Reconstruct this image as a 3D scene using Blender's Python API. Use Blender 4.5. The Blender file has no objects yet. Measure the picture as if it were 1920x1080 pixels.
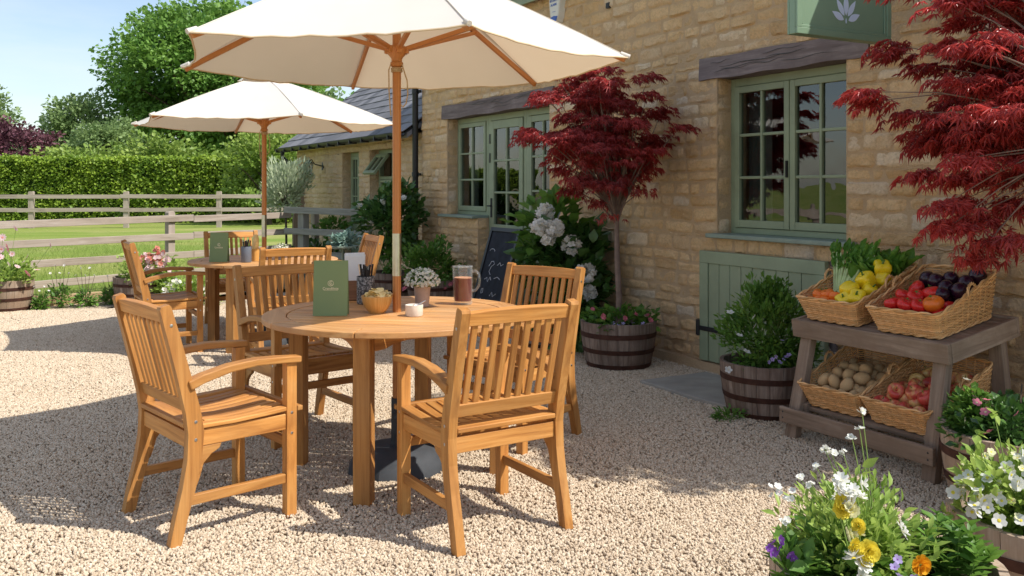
import bpy, math, random
import numpy as np
from mathutils import Matrix, Vector, noise
rng = np.random.default_rng(11); random.seed(11)
R = math.radians
sc = bpy.context.scene
COL = sc.collection

# ------------------------------------------------------------------ nodes
class NT:
    def __init__(s, name):
        s.m = bpy.data.materials.new(name); s.m.use_nodes = True
        s.t = s.m.node_tree; s.b = s.t.nodes['Principled BSDF']; s.o = s.t.nodes['Material Output']
    def n(s, typ, ins=None, **pr):
        x = s.t.nodes.new(typ)
        for k, v in pr.items(): setattr(x, k, v)
        for k, v in (ins or {}).items(): s.put(x.inputs[k], v)
        return x
    def put(s, sock, v):
        if isinstance(v, bpy.types.NodeSocket): s.t.links.new(v, sock)
        else:
            if sock.type == 'RGBA' and len(v) == 3: v = (*v, 1)
            sock.default_value = v
    def set(s, **kw):
        for k, v in kw.items(): s.put(s.b.inputs[k.replace('_', ' ')], v)
    def noise(s, co, scale, detail=4, rough=.55, dist=0):
        return s.n('ShaderNodeTexNoise', {'Vector': co, 'Scale': scale, 'Detail': detail, 'Roughness': rough, 'Distortion': dist}).outputs['Fac']
    def ramp(s, fac, stops):
        r = s.n('ShaderNodeValToRGB', {'Fac': fac}); e = r.color_ramp.elements
        while len(e) < len(stops): e.new(.5)
        for q, (p, c) in zip(e, stops): q.position = p; q.color = (*c, 1) if len(c) == 3 else c
        return r.outputs['Color']
    def mix(s, f, a, b, mode='MIX'):
        x = s.n('ShaderNodeMix', data_type='RGBA', blend_type=mode)
        s.put(x.inputs[0], f); s.put(x.inputs[6], a); s.put(x.inputs[7], b)
        return x.outputs[2]
    def math(s, op, a, b=0.0):
        x = s.n('ShaderNodeMath', operation=op); s.put(x.inputs[0], a); s.put(x.inputs[1], b); return x.outputs[0]
    def obj(s): return s.n('ShaderNodeTexCoord').outputs['Object']
    def pos(s): return s.n('ShaderNodeNewGeometry').outputs['Position']
    def isl(s): return s.n('ShaderNodeNewGeometry').outputs['Random Per Island']
    def map(s, co, sc_): return s.n('ShaderNodeMapping', {'Vector': co, 'Scale': sc_}).outputs[0]
    def bump(s, h, st=.3, d=.01):
        s.put(s.b.inputs['Normal'], s.n('ShaderNodeBump', {'Height': h, 'Strength': st, 'Distance': d}).outputs[0])

def wood(name, a, b, c, rough=.5, sc_=1.0, patch=None, spec=.4, vary=.35, pk=1.0):
    t = NT(name); g = t.n('ShaderNodeAttribute', attribute_name='gco').outputs['Vector']
    g1 = t.noise(t.map(g, (1.6*sc_, 22*sc_, 22*sc_)), 1, 5, .6, 1.2)
    g2 = t.noise(t.map(g, (5*sc_, 160*sc_, 160*sc_)), 1, 3, .6)
    col = t.ramp(g1, [(.28, a), (.5, b), (.74, c)])
    col = t.mix(t.math('MULTIPLY', t.math('SUBTRACT', g2, .35), .55), col, tuple(x*.5 for x in a))
    hs = t.n('ShaderNodeHueSaturation', {'Color': col, 'Value': t.math('ADD', t.math('MULTIPLY', t.isl(), vary), 1-vary/2)})
    col = hs.outputs[0]
    if patch:
        k = t.noise(t.obj(), 3.5, 5, .65)
        col = t.mix(t.ramp(k, [(.42, (0, 0, 0)), (.66, (pk, pk, pk))]), col, patch)
    t.set(Base_Color=col, Roughness=rough, Specular_IOR_Level=spec)
    t.bump(t.math('ADD', g1, g2), .25, .002*1.0)
    return t.m

def stone(name, stops, rough=.9, bs=60):
    t = NT(name); p = t.obj()
    col = t.ramp(t.isl(), stops)
    n1 = t.noise(p, 7, 6, .65); n2 = t.noise(p, bs, 5, .7); n3 = t.noise(p, 1.3, 3)
    col = t.mix(t.ramp(n1, [(.3, (.0,)*3), (.7, (.6,)*3)]), col, (.80, .56, .32))
    col = t.mix(t.ramp(n2, [(.42, (0,)*3), (.76, (.6,)*3)]), col, (.40, .27, .15))
    col = t.mix(t.ramp(n3, [(.45, (0,)*3), (.75, (.35,)*3)]), col, (.88, .65, .41))
    t.set(Base_Color=col, Roughness=rough, Specular_IOR_Level=.15)
    t.bump(t.math('ADD', t.math('MULTIPLY', n1, 1.5), n2), .9, .016)
    return t.m

def leafm(name, dark, light, tr=.35, rough=.45, csc=3.0, spec=.35, clump=.5):
    t = NT(name)
    n1 = t.noise(t.obj(), csc, 3)
    f = t.math('ADD', t.math('MULTIPLY', t.isl(), 1-clump), t.math('MULTIPLY', t.ramp(n1, [(.35, (0,)*3), (.65, (1,)*3)]), clump))
    col = t.mix(f, dark, light)
    t.set(Base_Color=col, Roughness=rough, Specular_IOR_Level=spec)
    tl = t.n('ShaderNodeBsdfTranslucent', {'Color': t.mix(.35, col, light)})
    mx = t.n('ShaderNodeMixShader', {0: tr, 1: t.b.outputs[0], 2: tl.outputs[0]})
    t.t.links.new(mx.outputs[0], t.o.inputs[0])
    return t.m

def plain(name, col, rough=.5, metal=0, spec=.5, var=.12, ns=20, bump=0, **kw):
    t = NT(name); n1 = t.noise(t.obj(), ns, 5, .6)
    c = t.mix(t.ramp(n1, [(.3, (0,)*3), (.7, (1,)*3)]), tuple(x*(1-var) for x in col), tuple(min(1, x*(1+var)) for x in col))
    t.set(Base_Color=c, Roughness=rough, Metallic=metal, Specular_IOR_Level=spec, **kw)
    if bump: t.bump(n1, bump, .004)
    return t.m

M = {}
M['teak'] = wood('teak', (.29, .108, .024), (.52, .23, .058), (.68, .35, .11), .5, 1.0, (.42, .225, .085), .35, .5, .35)
M['teak_top'] = wood('teak_top', (.42, .18, .055), (.60, .30, .105), (.72, .42, .18), .5, .8, (.56, .34, .17), .4, .45, .6)
M['pole'] = wood('pole_wood', (.38, .135, .035), (.57, .225, .065), (.66, .30, .10), .35, .7)
M['grey_wood'] = wood('grey_wood', (.18, .125, .085), (.34, .25, .185), (.50, .39, .30), .85, 1, (.24, .17, .12), .15)
M['fence'] = wood('fence_wood', (.27, .215, .17), (.43, .36, .30), (.55, .48, .42), .85, .6, (.40, .33, .27), .15)
M['fence_dark'] = wood('fence_dark', (.20, .195, .165), (.31, .30, .265), (.40, .385, .35), .9, .6, None, .15)
M['barrel'] = wood('barrel_wood', (.13, .09, .07), (.26, .195, .155), (.42, .34, .285), .85, 1.3, (.17, .115, .09), .15, .5)
M['barrel_pale'] = wood('barrel_pale', (.26, .19, .13), (.42, .32, .24), (.55, .45, .36), .85, 1.3, (.33, .23, .16), .15, .4)
M['lintel'] = wood('lintel_wood', (.11, .085, .08), (.23, .185, .18), (.33, .275, .265), .85, .8, (.17, .135, .13), .15, .1)
M['sleeper'] = wood('sleeper_wood', (.33, .21, .11), (.46, .32, .18), (.55, .41, .26), .85, .6, None, .15)
M['stone'] = stone('wall_stone', [(0, (.54, .33, .15)), (.2, (.70, .45, .22)), (.4, (.82, .55, .28)), (.6, (.86, .59, .32)), (.8, (.66, .44, .24)), (.92, (.88, .71, .50)), (1, (.66, .57, .47))])
M['stone_old'] = stone('shed_stone', [(0, (.52, .38, .25)), (.3, (.66, .49, .32)), (.6, (.74, .56, .38)), (.85, (.64, .49, .35)), (1, (.82, .68, .52))])
t = NT('mortar'); p = t.obj(); n1 = t.noise(p, 5, 5, .6); n2 = t.noise(p, 90, 4, .7)
t.set(Base_Color=t.mix(n2, t.mix(t.ramp(n1, [(.35, (0,)*3), (.65, (1,)*3)]), (.74, .52, .30), (.85, .63, .40)), (.58, .40, .24)), Roughness=.95, Specular_IOR_Level=.1); t.bump(t.math('ADD', n1, n2), 1.0, .02); M['mortar'] = t.m
M['green'] = plain('sage_paint', (.275, .325, .205), .5, var=.16, ns=3.2, bump=.1)
M['green_dk'] = plain('sill_paint', (.25, .31, .25), .5, var=.12, ns=12, bump=.1)
M['sign_green'] = plain('sign_paint', (.20, .30, .20), .4, var=.05, ns=5)
M['sign_logo'] = plain('sign_logo_paint', (.62, .70, .85), .5, var=.03)
M['black'] = plain('black_iron', (.012, .013, .015), .45, 0, .5, .3, 30, .1)
M['dark_grey'] = plain('dark_concrete', (.055, .06, .068), .75, 0, .3, .25, 9, .15)
M['steel'] = plain('brushed_steel', (.62, .58, .50), .28, 1, .5, .08, 40)
M['bolt'] = plain('steel_bolt', (.55, .55, .55), .3, 1)
M['hoop'] = plain('rusty_hoop', (.075, .032, .022), .7, .25, .3, .45, 14, .3)
M['soil'] = plain('soil', (.025, .017, .012), .95, 0, .1, .5, 40, .9)
M['rope'] = plain('rope', (.50, .36, .22), .9, 0, .1, .2, 80)
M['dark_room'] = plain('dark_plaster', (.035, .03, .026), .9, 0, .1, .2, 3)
M['curtain'] = plain('curtain_cloth', (.30, .29, .28), .95, 0, .1, .15, 9)
M['slab'] = plain('slate_slab', (.34, .32, .28), .75, 0, .3, .2, 5, .15)
M['white_paint'] = plain('white_plastic', (.74, .70, .62), .4, var=.04, ns=8)
M['blue'] = plain('blue_paint', (.02, .09, .42), .4, var=.03)
M['chalk'] = plain('chalk', (.6, .62, .66), .95, 0, .1, .3, 90)
M['board'] = plain('chalkboard', (.018, .022, .032), .75, 0, .25, .5, 11)
M['menu'] = plain('menu_card', (.20, .265, .12), .6, 0, .3, .04, 5)
M['gold'] = plain('gold_print', (.75, .66, .42), .5, .2, .5, .05)
M['paper'] = plain('white_paper', (.78, .77, .78), .8, 0, .2, .03)
M['box_wood'] = wood('holder_wood', (.22, .10, .05), (.31, .15, .08), (.37, .2, .11), .6)
M['bowl'] = wood('bowl_wood', (.50, .22, .05), (.68, .36, .10), (.78, .47, .17), .35, 1.2)
M['chip'] = plain('crisp', (1.0, .73, .36), .7, 0, .3, .15, 60, .3)
M['ceramic'] = plain('cream_ceramic', (.76, .70, .62), .3, 0, .5, .05, 90)
M['sauce'] = plain('sauce', (.55, .40, .28), .35)
M['terra'] = plain('pale_terracotta', (.46, .33, .27), .85, 0, .2, .14, 22, .15)
M['knife'] = plain('cutlery_steel', (.6, .6, .62), .2, 1)
M['knife_dk'] = plain('cutlery_handle', (.015, .015, .018), .35)
M['candle'] = plain('straw_wrap', (.80, .58, .25), .6, 0, .3, .2, 40)
M['wicker'] = wood('wicker', (.54, .27, .10), (.80, .45, .18), (.90, .60, .32), .5, 3, None, .35, .5)
M['trunk'] = plain('maple_bark', (.22, .155, .125), .85, 0, .2, .25, 25, .3)
M['bark'] = plain('tree_bark', (.10, .075, .055), .9, 0, .1, .3, 12, .5)
M['potato'] = plain('potato_skin', (.58, .38, .19), .8, 0, .2, .22, 24, .2)
M['plum'] = plain('plum_skin', (.035, .008, .022), .25, 0, .5, .5, 14)
M['orange'] = plain('orange_skin', (.92, .20, .02), .3, 0, .5, .12, 12)
M['yellow'] = plain('yellow_pepper', (.95, .66, .02), .25, 0, .5, .12, 8)
M['calyx'] = plain('green_stalk', (.10, .20, .03), .6)
M['red'] = plain('red_skin', (.78, .03, .025), .25, 0, .5, .35, 9)
M['leek_w'] = plain('leek_stalk', (.52, .62, .28), .45, 0, .4, .25, 14)
t = NT('apple_skin'); n1 = t.math('ADD', t.math('MULTIPLY', t.noise(t.obj(), 1.1, 3), .7), t.math('MULTIPLY', t.n('ShaderNodeObjectInfo').outputs['Random'], .32)); n2 = t.noise(t.map(t.obj(), (5, 5, 1)), 1, 3)
t.set(Base_Color=t.mix(t.math('ADD', t.ramp(n1, [(.40, (0,)*3), (.60, (.85,)*3)]), t.math('MULTIPLY', n2, .15)), (.86, .60, .20), (.62, .04, .05)), Roughness=.3); M['apple'] = t.m
t = NT('speckled_pot'); n1 = t.noise(t.obj(), 110, 4, .7)
t.set(Base_Color=t.ramp(n1, [(.42, (.035, .035, .04)), (.5, (.12, .12, .125)), (.62, (.42, .41, .42))]), Roughness=.6); t.bump(n1, .4, .003); M['speckle'] = t.m

def glassy(name, tint, refl, rough=0.0, ior=None):
    t = NT(name)
    tr = t.n('ShaderNodeBsdfTransparent', {'Color': (*tint, 1)})
    gl = t.n('ShaderNodeBsdfGlossy', {'Color': (1, 1, 1, 1), 'Roughness': rough})
    lw = t.n('ShaderNodeLayerWeight', {'Blend': refl})
    w = t.noise(t.pos(), 3.0, 2)
    bp = t.n('ShaderNodeBump', {'Height': w, 'Strength': .05, 'Distance': .05})
    t.t.links.new(bp.outputs[0], gl.inputs['Normal'])
    bf = t.n('ShaderNodeNewGeometry').outputs['Backfacing']
    mx = t.n('ShaderNodeMixShader', {0: t.math('MULTIPLY', lw.outputs['Fresnel'], t.math('SUBTRACT', 1.0, bf)), 1: tr.outputs[0], 2: gl.outputs[0]})
    t.t.links.new(mx.outputs[0], t.o.inputs[0]); return t.m
M['glass'] = glassy('window_glass', (.62, .66, .64), .46)
t = NT('mug_glass'); lw = t.n('ShaderNodeLayerWeight', {'Blend': .22}); tr = t.n('ShaderNodeBsdfTransparent', {'Color': (.95, .96, .96, 1)}); gl = t.n('ShaderNodeBsdfGlossy', {'Roughness': .08}); df = t.n('ShaderNodeBsdfDiffuse', {'Color': (.85, .87, .87, 1)})
m1 = t.n('ShaderNodeMixShader', {0: t.math('ADD', t.math('MULTIPLY', lw.outputs['Facing'], .28), .015), 1: tr.outputs[0], 2: df.outputs[0]}); m2 = t.n('ShaderNodeMixShader', {0: .12, 1: m1.outputs[0], 2: gl.outputs[0]}); t.t.links.new(m2.outputs[0], t.o.inputs[0]); M['jar_glass'] = t.m
t = NT('beer'); t.set(Base_Color=(.24, .025, .008), Roughness=.05, IOR=1.1, Transmission_Weight=.5); M['beer'] = t.m
M['foam'] = plain('foam', (.7, .35, .2), .6)

t = NT('canopy_cloth'); n1 = t.noise(t.map(t.obj(), (1, 1, 3)), 2.5, 3); n2 = t.noise(t.obj(), 600, 2)
c = t.mix(n1, (.74, .705, .64), (.79, .765, .71))
t.set(Base_Color=c, Roughness=.9, Specular_IOR_Level=.1); t.bump(t.math('ADD', t.math('MULTIPLY', n1, 3), n2), .18, .01)
tl = t.n('ShaderNodeBsdfTranslucent', {'Color': (.82, .64, .43, 1)})
mx = t.n('ShaderNodeMixShader', {0: .24, 1: t.b.outputs[0], 2: tl.outputs[0]}); t.t.links.new(mx.outputs[0], t.o.inputs[0]); M['canopy'] = t.m
M['hem'] = plain('canopy_hem', (.62, .48, .31), .9)

t = NT('slate'); n1 = t.noise(t.obj(), 6, 5, .6); n2 = t.noise(t.obj(), 40, 4)
c = t.mix(t.isl(), (.11, .11, .12), (.24, .235, .25)); c = t.mix(t.ramp(n1, [(.5, (0,)*3), (.8, (.5,)*3)]), c, (.17, .16, .15))
t.set(Base_Color=c, Roughness=.7, Specular_IOR_Level=.35); t.bump(n2, .3, .006); M['slate'] = t.m

t = NT('gravel_bed'); p = t.pos(); v = t.n('ShaderNodeTexVoronoi', {'Vector': p, 'Scale': 60}); n1 = t.noise(p, .9, 4); n2 = t.noise(p, 25, 4)
c = t.mix(v.outputs['Color'], (.44, .345, .245), (.68, .56, .42)); c2 = t.mix(v.outputs['Distance'], (.68, .56, .43), (.34, .26, .185))
c = t.mix(.5, c, c2); c = t.mix(t.math('MULTIPLY', n1, .35), c, (.46, .36, .26))
t.set(Base_Color=c, Roughness=.95, Specular_IOR_Level=.1); t.bump(t.math('SUBTRACT', n2, t.math('MULTIPLY', v.outputs['Distance'], 1.6)), 1, .012); M['gravel'] = t.m
t = NT('gravel_stone'); oi = t.n('ShaderNodeObjectInfo').outputs['Random']; n1 = t.noise(t.pos(), .9, 4)
c = t.ramp(oi, [(0, (.38, .285, .195)), (.12, (.50, .395, .28)), (.5, (.61, .50, .37)), (.85, (.69, .58, .44)), (1, (.76, .67, .53))])
c = t.mix(t.math('MULTIPLY', n1, .25), c, (.5, .38, .27)); t.set(Base_Color=c, Roughness=.85, Specular_IOR_Level=.2); M['pebble'] = t.m

t = NT('grass_field'); p = t.pos(); n1 = t.noise(p, .55, 4); n2 = t.noise(t.map(p, (1, 3, 1)), 7, 5, .7); st = t.noise(t.map(p, (.04, .45, 1)), 1, 2)
c = t.mix(t.ramp(st, [(.42, (0,)*3), (.58, (1,)*3)]), (.20, .28, .05), (.33, .35, .10)); c = t.mix(t.math('MULTIPLY', n2, .5), c, (.14, .19, .03)); c = t.mix(t.ramp(n1, [(.5, (0,)*3), (.75, (.5,)*3)]), c, (.40, .36, .15))
t.set(Base_Color=c, Roughness=.9, Specular_IOR_Level=.15); t.bump(n2, .6, .05); M['grass'] = t.m
M['blade'] = leafm('grass_blade', (.17, .27, .035), (.36, .42, .12), .4, .5, .6)
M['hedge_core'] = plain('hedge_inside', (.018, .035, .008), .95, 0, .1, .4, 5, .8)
M['hedge_leaf'] = leafm('hedge_leaf', (.11, .22, .02), (.38, .50, .06), .35, .45, 1.1)
M['tree_a'] = leafm('tree_leaf', (.075, .19, .035), (.25, .42, .085), .35, .5, .5)
M['tree_b'] = leafm('pale_tree_leaf', (.14, .23, .08), (.32, .43, .17), .35, .5, .6)
M['tree_c'] = leafm('shrub_leaf', (.11, .22, .03), (.36, .46, .10), .35, .5, .7)
M['plum_leaf'] = leafm('copper_leaf', (.07, .025, .04), (.22, .09, .11), .25, .5, .8)
M['far_leaf'] = leafm('far_leaf', (.10, .17, .085), (.19, .27, .13), .3, .6, .1)
M['maple'] = leafm('red_maple_leaf', (.17, .018, .020), (.66, .085, .075), .42, .30, 2.2, .5)
M['maple_b'] = leafm('bright_maple_leaf', (.19, .018, .020), (.84, .115, .095), .44, .28, 2.0, .5)
M['dk_leaf'] = leafm('dark_glossy_leaf', (.03, .085, .018), (.10, .21, .045), .25, .35, 5, .5)
M['md_leaf'] = leafm('mid_leaf', (.06, .16, .025), (.20, .36, .06), .35, .45, 9)
M['lt_leaf'] = leafm('light_leaf', (.17, .31, .04), (.48, .60, .15), .42, .42, 11)
M['silver'] = leafm('olive_leaf', (.30, .38, .22), (.62, .67, .48), .3, .5, 5)
M['teal'] = leafm('teal_leaf', (.17, .30, .26), (.36, .50, .44), .2, .5, 9)
M['salad'] = leafm('salad_leaf', (.07, .21, .025), (.25, .48, .08), .4, .4, 20)
M['stem'] = plain('green_stem', (.20, .30, .07), .6)
def petal(n, c, tr=.3): M[n] = leafm(n, tuple(x*.82 for x in c), c, tr, .6, 30, .2)
petal('p_white', (.83, .83, .78)); petal('p_cream', (.84, .82, .50)); petal('p_yellow', (.94, .80, .10)); petal('p_orange', (.88, .42, .02))
petal('p_pink', (.80, .25, .33)); petal('p_pale', (.84, .60, .62)); petal('p_purple', (.30, .10, .50)); petal('p_lilac', (.52, .42, .78))
petal('p_blush', (.93, .90, .84)); petal('p_coral', (.80, .33, .25)); petal('p_core', (.92, .74, .08))

# ------------------------------------------------------------------ mesh helper
def empty(name, loc=(0, 0, 0), rz=0, label=None, cat=None, group=None, kind=None, M4=None, parent=None):
    o = bpy.data.objects.new(name, None); COL.objects.link(o); o.empty_display_size = .1
    if M4 is not None: o.matrix_world = M4
    else: o.location = loc; o.rotation_euler = (0, 0, rz)
    if parent: o.parent = parent
    return tag(o, label, cat, group, kind)
def tag(o, label=None, cat=None, group=None, kind=None):
    if label: o['label'] = label
    if cat: o['category'] = cat
    if group: o['group'] = group
    if kind: o['kind'] = kind
    return o
def kids(o): return [c for c in COL.objects if c.parent == o]
def copy_tree(o, parent=None):
    c = o.copy(); COL.objects.link(c); c.parent = parent
    for ch in kids(o): copy_tree(ch, c)
    return c

class MB:
    def __init__(s): s.v = []; s.f = []; s.g = []; s.mi = []
    def add(s, vs, fs, g=None, mi=0):
        o = len(s.v); s.v += [tuple(x) for x in vs]; s.g += [tuple(x) for x in (g if g is not None else vs)]
        s.f += [tuple(i+o for i in f) for f in fs]; s.mi += [mi]*len(fs)
    def box(s, c, d, rot=None, mi=0, tp=1.0):
        c = Vector(c); h = [x/2 for x in d]; off = [random.uniform(0, 50) for _ in range(3)]
        ax = sorted(range(3), key=lambda i: -d[i]); vs = []; g = []
        for z in (-1, 1):
            for y in (-1, 1):
                for x in (-1, 1):
                    k = tp if z > 0 else 1
                    p = Vector((x*h[0]*k, y*h[1]*k, z*h[2])); g.append([p[ax[i]]+off[i] for i in range(3)])
                    vs.append(c+(rot @ p if rot else p))
        s.add(vs, [(0, 2, 3, 1), (4, 5, 7, 6), (0, 1, 5, 4), (2, 6, 7, 3), (0, 4, 6, 2), (1, 3, 7, 5)], g, mi); return s
    def bb(s, x0, x1, y0, y1, z0, z1, mi=0):
        return s.box(((x0+x1)/2, (y0+y1)/2, (z0+z1)/2), (abs(x1-x0), abs(y1-y0), abs(z1-z0)), mi=mi)
    def beam(s, a, b, w, h, up=(0, 0, 1), mi=0):
        a = Vector(a); b = Vector(b); x = (b-a).normalized(); y = Vector(up).cross(x).normalized(); z = x.cross(y)
        return s.box((a+b)/2, ((b-a).length, w, h), Matrix((x, y, z)).transposed(), mi)
    def slab(s, poly, t, M4=None, mi=0, grain=0):
        n = len(poly); off = [random.uniform(0, 50) for _ in range(3)]; vs = []; g = []
        for z in (0, t):
            for x, y in poly:
                p = Vector((x, y, z)); q = (x, y, z) if grain == 0 else (y, x, z)
                g.append([q[i]+off[i] for i in range(3)]); vs.append(M4 @ p if M4 else p)
        fs = [tuple(range(n))[::-1], tuple(range(n, 2*n))]+[(i, (i+1) % n, (i+1) % n+n, i+n) for i in range(n)]
        s.add(vs, fs, g, mi); return s
    def tube(s, pts, r, n=8, mi=0, cap=True):
        pts = [Vector(p) for p in pts]; m = len(pts); rr = r if isinstance(r, (list, tuple)) else [r]*m
        off = random.uniform(0, 50); L = 0; vs = []; g = []; u = None
        for i, p in enumerate(pts):
            d = (pts[min(i+1, m-1)]-pts[max(i-1, 0)]).normalized()
            if u is None: u = d.orthogonal().normalized()
            u = (u-d*u.dot(d)).normalized(); w = d.cross(u)
            if i: L += (p-pts[i-1]).length
            for k in range(n):
                a = 2*math.pi*k/n; q = (u*math.cos(a)+w*math.sin(a))*rr[i]; vs.append(p+q); g.append((L+off, math.cos(a)*rr[i]+off, math.sin(a)*rr[i]))
        fs = [(i*n+k, i*n+(k+1) % n, (i+1)*n+(k+1) % n, (i+1)*n+k) for i in range(m-1) for k in range(n)]
        if cap: fs += [tuple(range(n))[::-1], tuple(range((m-1)*n, m*n))]
        s.add(vs, fs, g, mi); return s
    def lathe(s, prof, n=24, M4=None, mi=0, rf=None):
        off = random.uniform(0, 50); vs = []; g = []
        for r, z in prof:
            for k in range(n):
                a = 2*math.pi*k/n; q = r*(rf(a, z) if rf else 1); p = Vector((q*math.cos(a), q*math.sin(a), z)); vs.append(M4 @ p if M4 else p); g.append((z+off, math.cos(a)*.3, math.sin(a)*.3))
        m = len(prof)
        fs = [(i*n+k, i*n+(k+1) % n, (i+1)*n+(k+1) % n, (i+1)*n+k) for i in range(m-1) for k in range(n)]
        if prof[0][0] > 1e-5: fs.append(tuple(range(n))[::-1])
        if prof[-1][0] > 1e-5: fs.append(tuple(range((m-1)*n, m*n)))
        s.add(vs, fs, g, mi); return s
    def build(s, name, mats, parent=None, bevel=0, smooth=None, label=None, recalc=True, seg=2):
        me = bpy.data.meshes.new(name); me.from_pydata(s.v, [], s.f)
        for m in (mats if isinstance(mats, (list, tuple)) else [mats]): me.materials.append(m)
        me.polygons.foreach_set('material_index', s.mi)
        a = me.attributes.new('gco', 'FLOAT_VECTOR', 'POINT'); a.data.foreach_set('vector', [c for g in s.g for c in g])
        if recalc:
            import bmesh
            bm = bmesh.new(); bm.from_mesh(me); bmesh.ops.recalc_face_normals(bm, faces=bm.faces); bm.to_mesh(me); bm.free()
        if smooth is not None:
            me.shade_smooth(); me.set_sharp_from_angle(angle=R(smooth))
        o = bpy.data.objects.new(name, me); COL.objects.link(o); o.parent = parent
        if label: o['label'] = label
        if bevel:
            b = o.modifiers.new('bevel', 'BEVEL'); b.width = bevel; b.segments = seg; b.limit_method = 'ANGLE'; b.angle_limit = R(40)
        return o

def text(s, size, mat, parent, M4, name='lettering', bold=.0):
    cu = bpy.data.curves.new(name, 'FONT'); cu.body = s; cu.size = size; cu.align_x = 'CENTER'; cu.align_y = 'CENTER'; cu.extrude = .0004; cu.offset = bold
    o = bpy.data.objects.new(name, cu); COL.objects.link(o)
    dg = bpy.context.evaluated_depsgraph_get(); me = bpy.data.meshes.new_from_object(o.evaluated_get(dg))
    bpy.data.objects.remove(o); me.materials.clear(); me.materials.append(mat)
    m = bpy.data.objects.new(name, me); COL.objects.link(m); m.parent = parent; m.matrix_local = M4
    return m

# ------------------------------------------------------------------ leaves
def T_leaf(w=.32, fold=.10, droop=.18):
    v = [(0, 0, 0), (w*.75, .28, fold), (w, .55, fold-droop*.3), (0, 1, -droop), (-w, .55, fold-droop*.3), (-w*.75, .28, fold), (0, .3, 0), (0, .6, -droop*.4)]
    return v, [(0, 1, 6), (0, 6, 5), (6, 1, 2, 7), (5, 6, 7, 4), (7, 2, 3), (4, 7, 3)], None
def T_diam(w=.4, fold=.12):
    return [(0, 0, 0), (w, .5, fold), (0, 1, 0), (-w, .5, fold)], [(0, 1, 2), (0, 2, 3)], None
def T_palm():
    v = []; f = []
    for a, l in ((0, 1), (34, .95), (-34, .95), (70, .75), (-70, .75), (110, .42), (-110, .42)):
        a = R(a); d = np.array((math.sin(a), math.cos(a))); q = np.array((d[1], -d[0])); o = len(v)
        for (t, w, z) in ((0, 0, 0), (.40, .068, .02), (1, 0, -.34), (.40, -.068, .02)):
            p = d*t*l+q*w; v.append((p[0], p[1], z))
        f += [(o, o+1, o+2), (o, o+2, o+3)]
    return v, f, None
def T_flower(n=5, w=.42, cup=.15, core=.22, rings=1, shrink=.7):
    v = []; f = []; mi = []
    for r in range(rings):
        k = shrink**r; ln = 1*k; up = cup+r*.34
        for i in range(n):
            a = 2*math.pi*(i+.5*r)/n; d = np.array((math.cos(a), math.sin(a))); q = np.array((-d[1], d[0])); o = len(v)
            for (t, ww, z) in ((.08, 0, 0), (.55, w, .5), (.98, w*.62, .9), (1.02, 0, .95), (.98, -w*.62, .9), (.55, -w, .5)):
                p = d*t*ln+q*ww*k; v.append((p[0], p[1], z*up*(1 if r == 0 else 1)+.03*r+ (up*.3*r)))
            f += [(o, o+1, o+2, o+3), (o, o+3, o+4, o+5)]; mi += [0, 0]
    if core:
        o = len(v)
        for i in range(6): a = math.pi/3*i; v.append((core*math.cos(a), core*math.sin(a), .06))
        v.append((0, 0, .2)); f += [(o+i, o+(i+1) % 6, o+6) for i in range(6)]; mi += [1]*6
    return v, f, mi
def T_double(n=46):
    v = []; f = []
    for k in range(n):
        z = 1-(k+.5)/n*1.15; a = k*2.39996; q = math.sqrt(max(0, 1-z*z)); d = np.array((q*math.cos(a), q*math.sin(a), max(z, -.1)*.75)); d /= np.linalg.norm(d)
        t_ = np.array((-math.sin(a), math.cos(a), 0)); u_ = np.cross(d, t_); o = len(v); L = .80+.2*((k*7) % 5)/4
        for (l, w, h) in ((.15, 0, 0), (.6, .17, .04), (1.0, .24, .12), (1.06, 0, .05), (1.0, -.24, .12), (.6, -.17, .04)): p_ = d*l*L+t_*w+u_*h; v.append(tuple(p_))
        f += [(o, o+1, o+2, o+3), (o, o+3, o+4, o+5)]
    return v, f, [0]*len(f)
def T_blade(): return [(-.035, 0, 0), (.035, 0, 0), (.025, .55, .06), (-.025, .55, .06), (0, 1, .25)], [(0, 1, 2, 3), (3, 2, 4)], None

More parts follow.
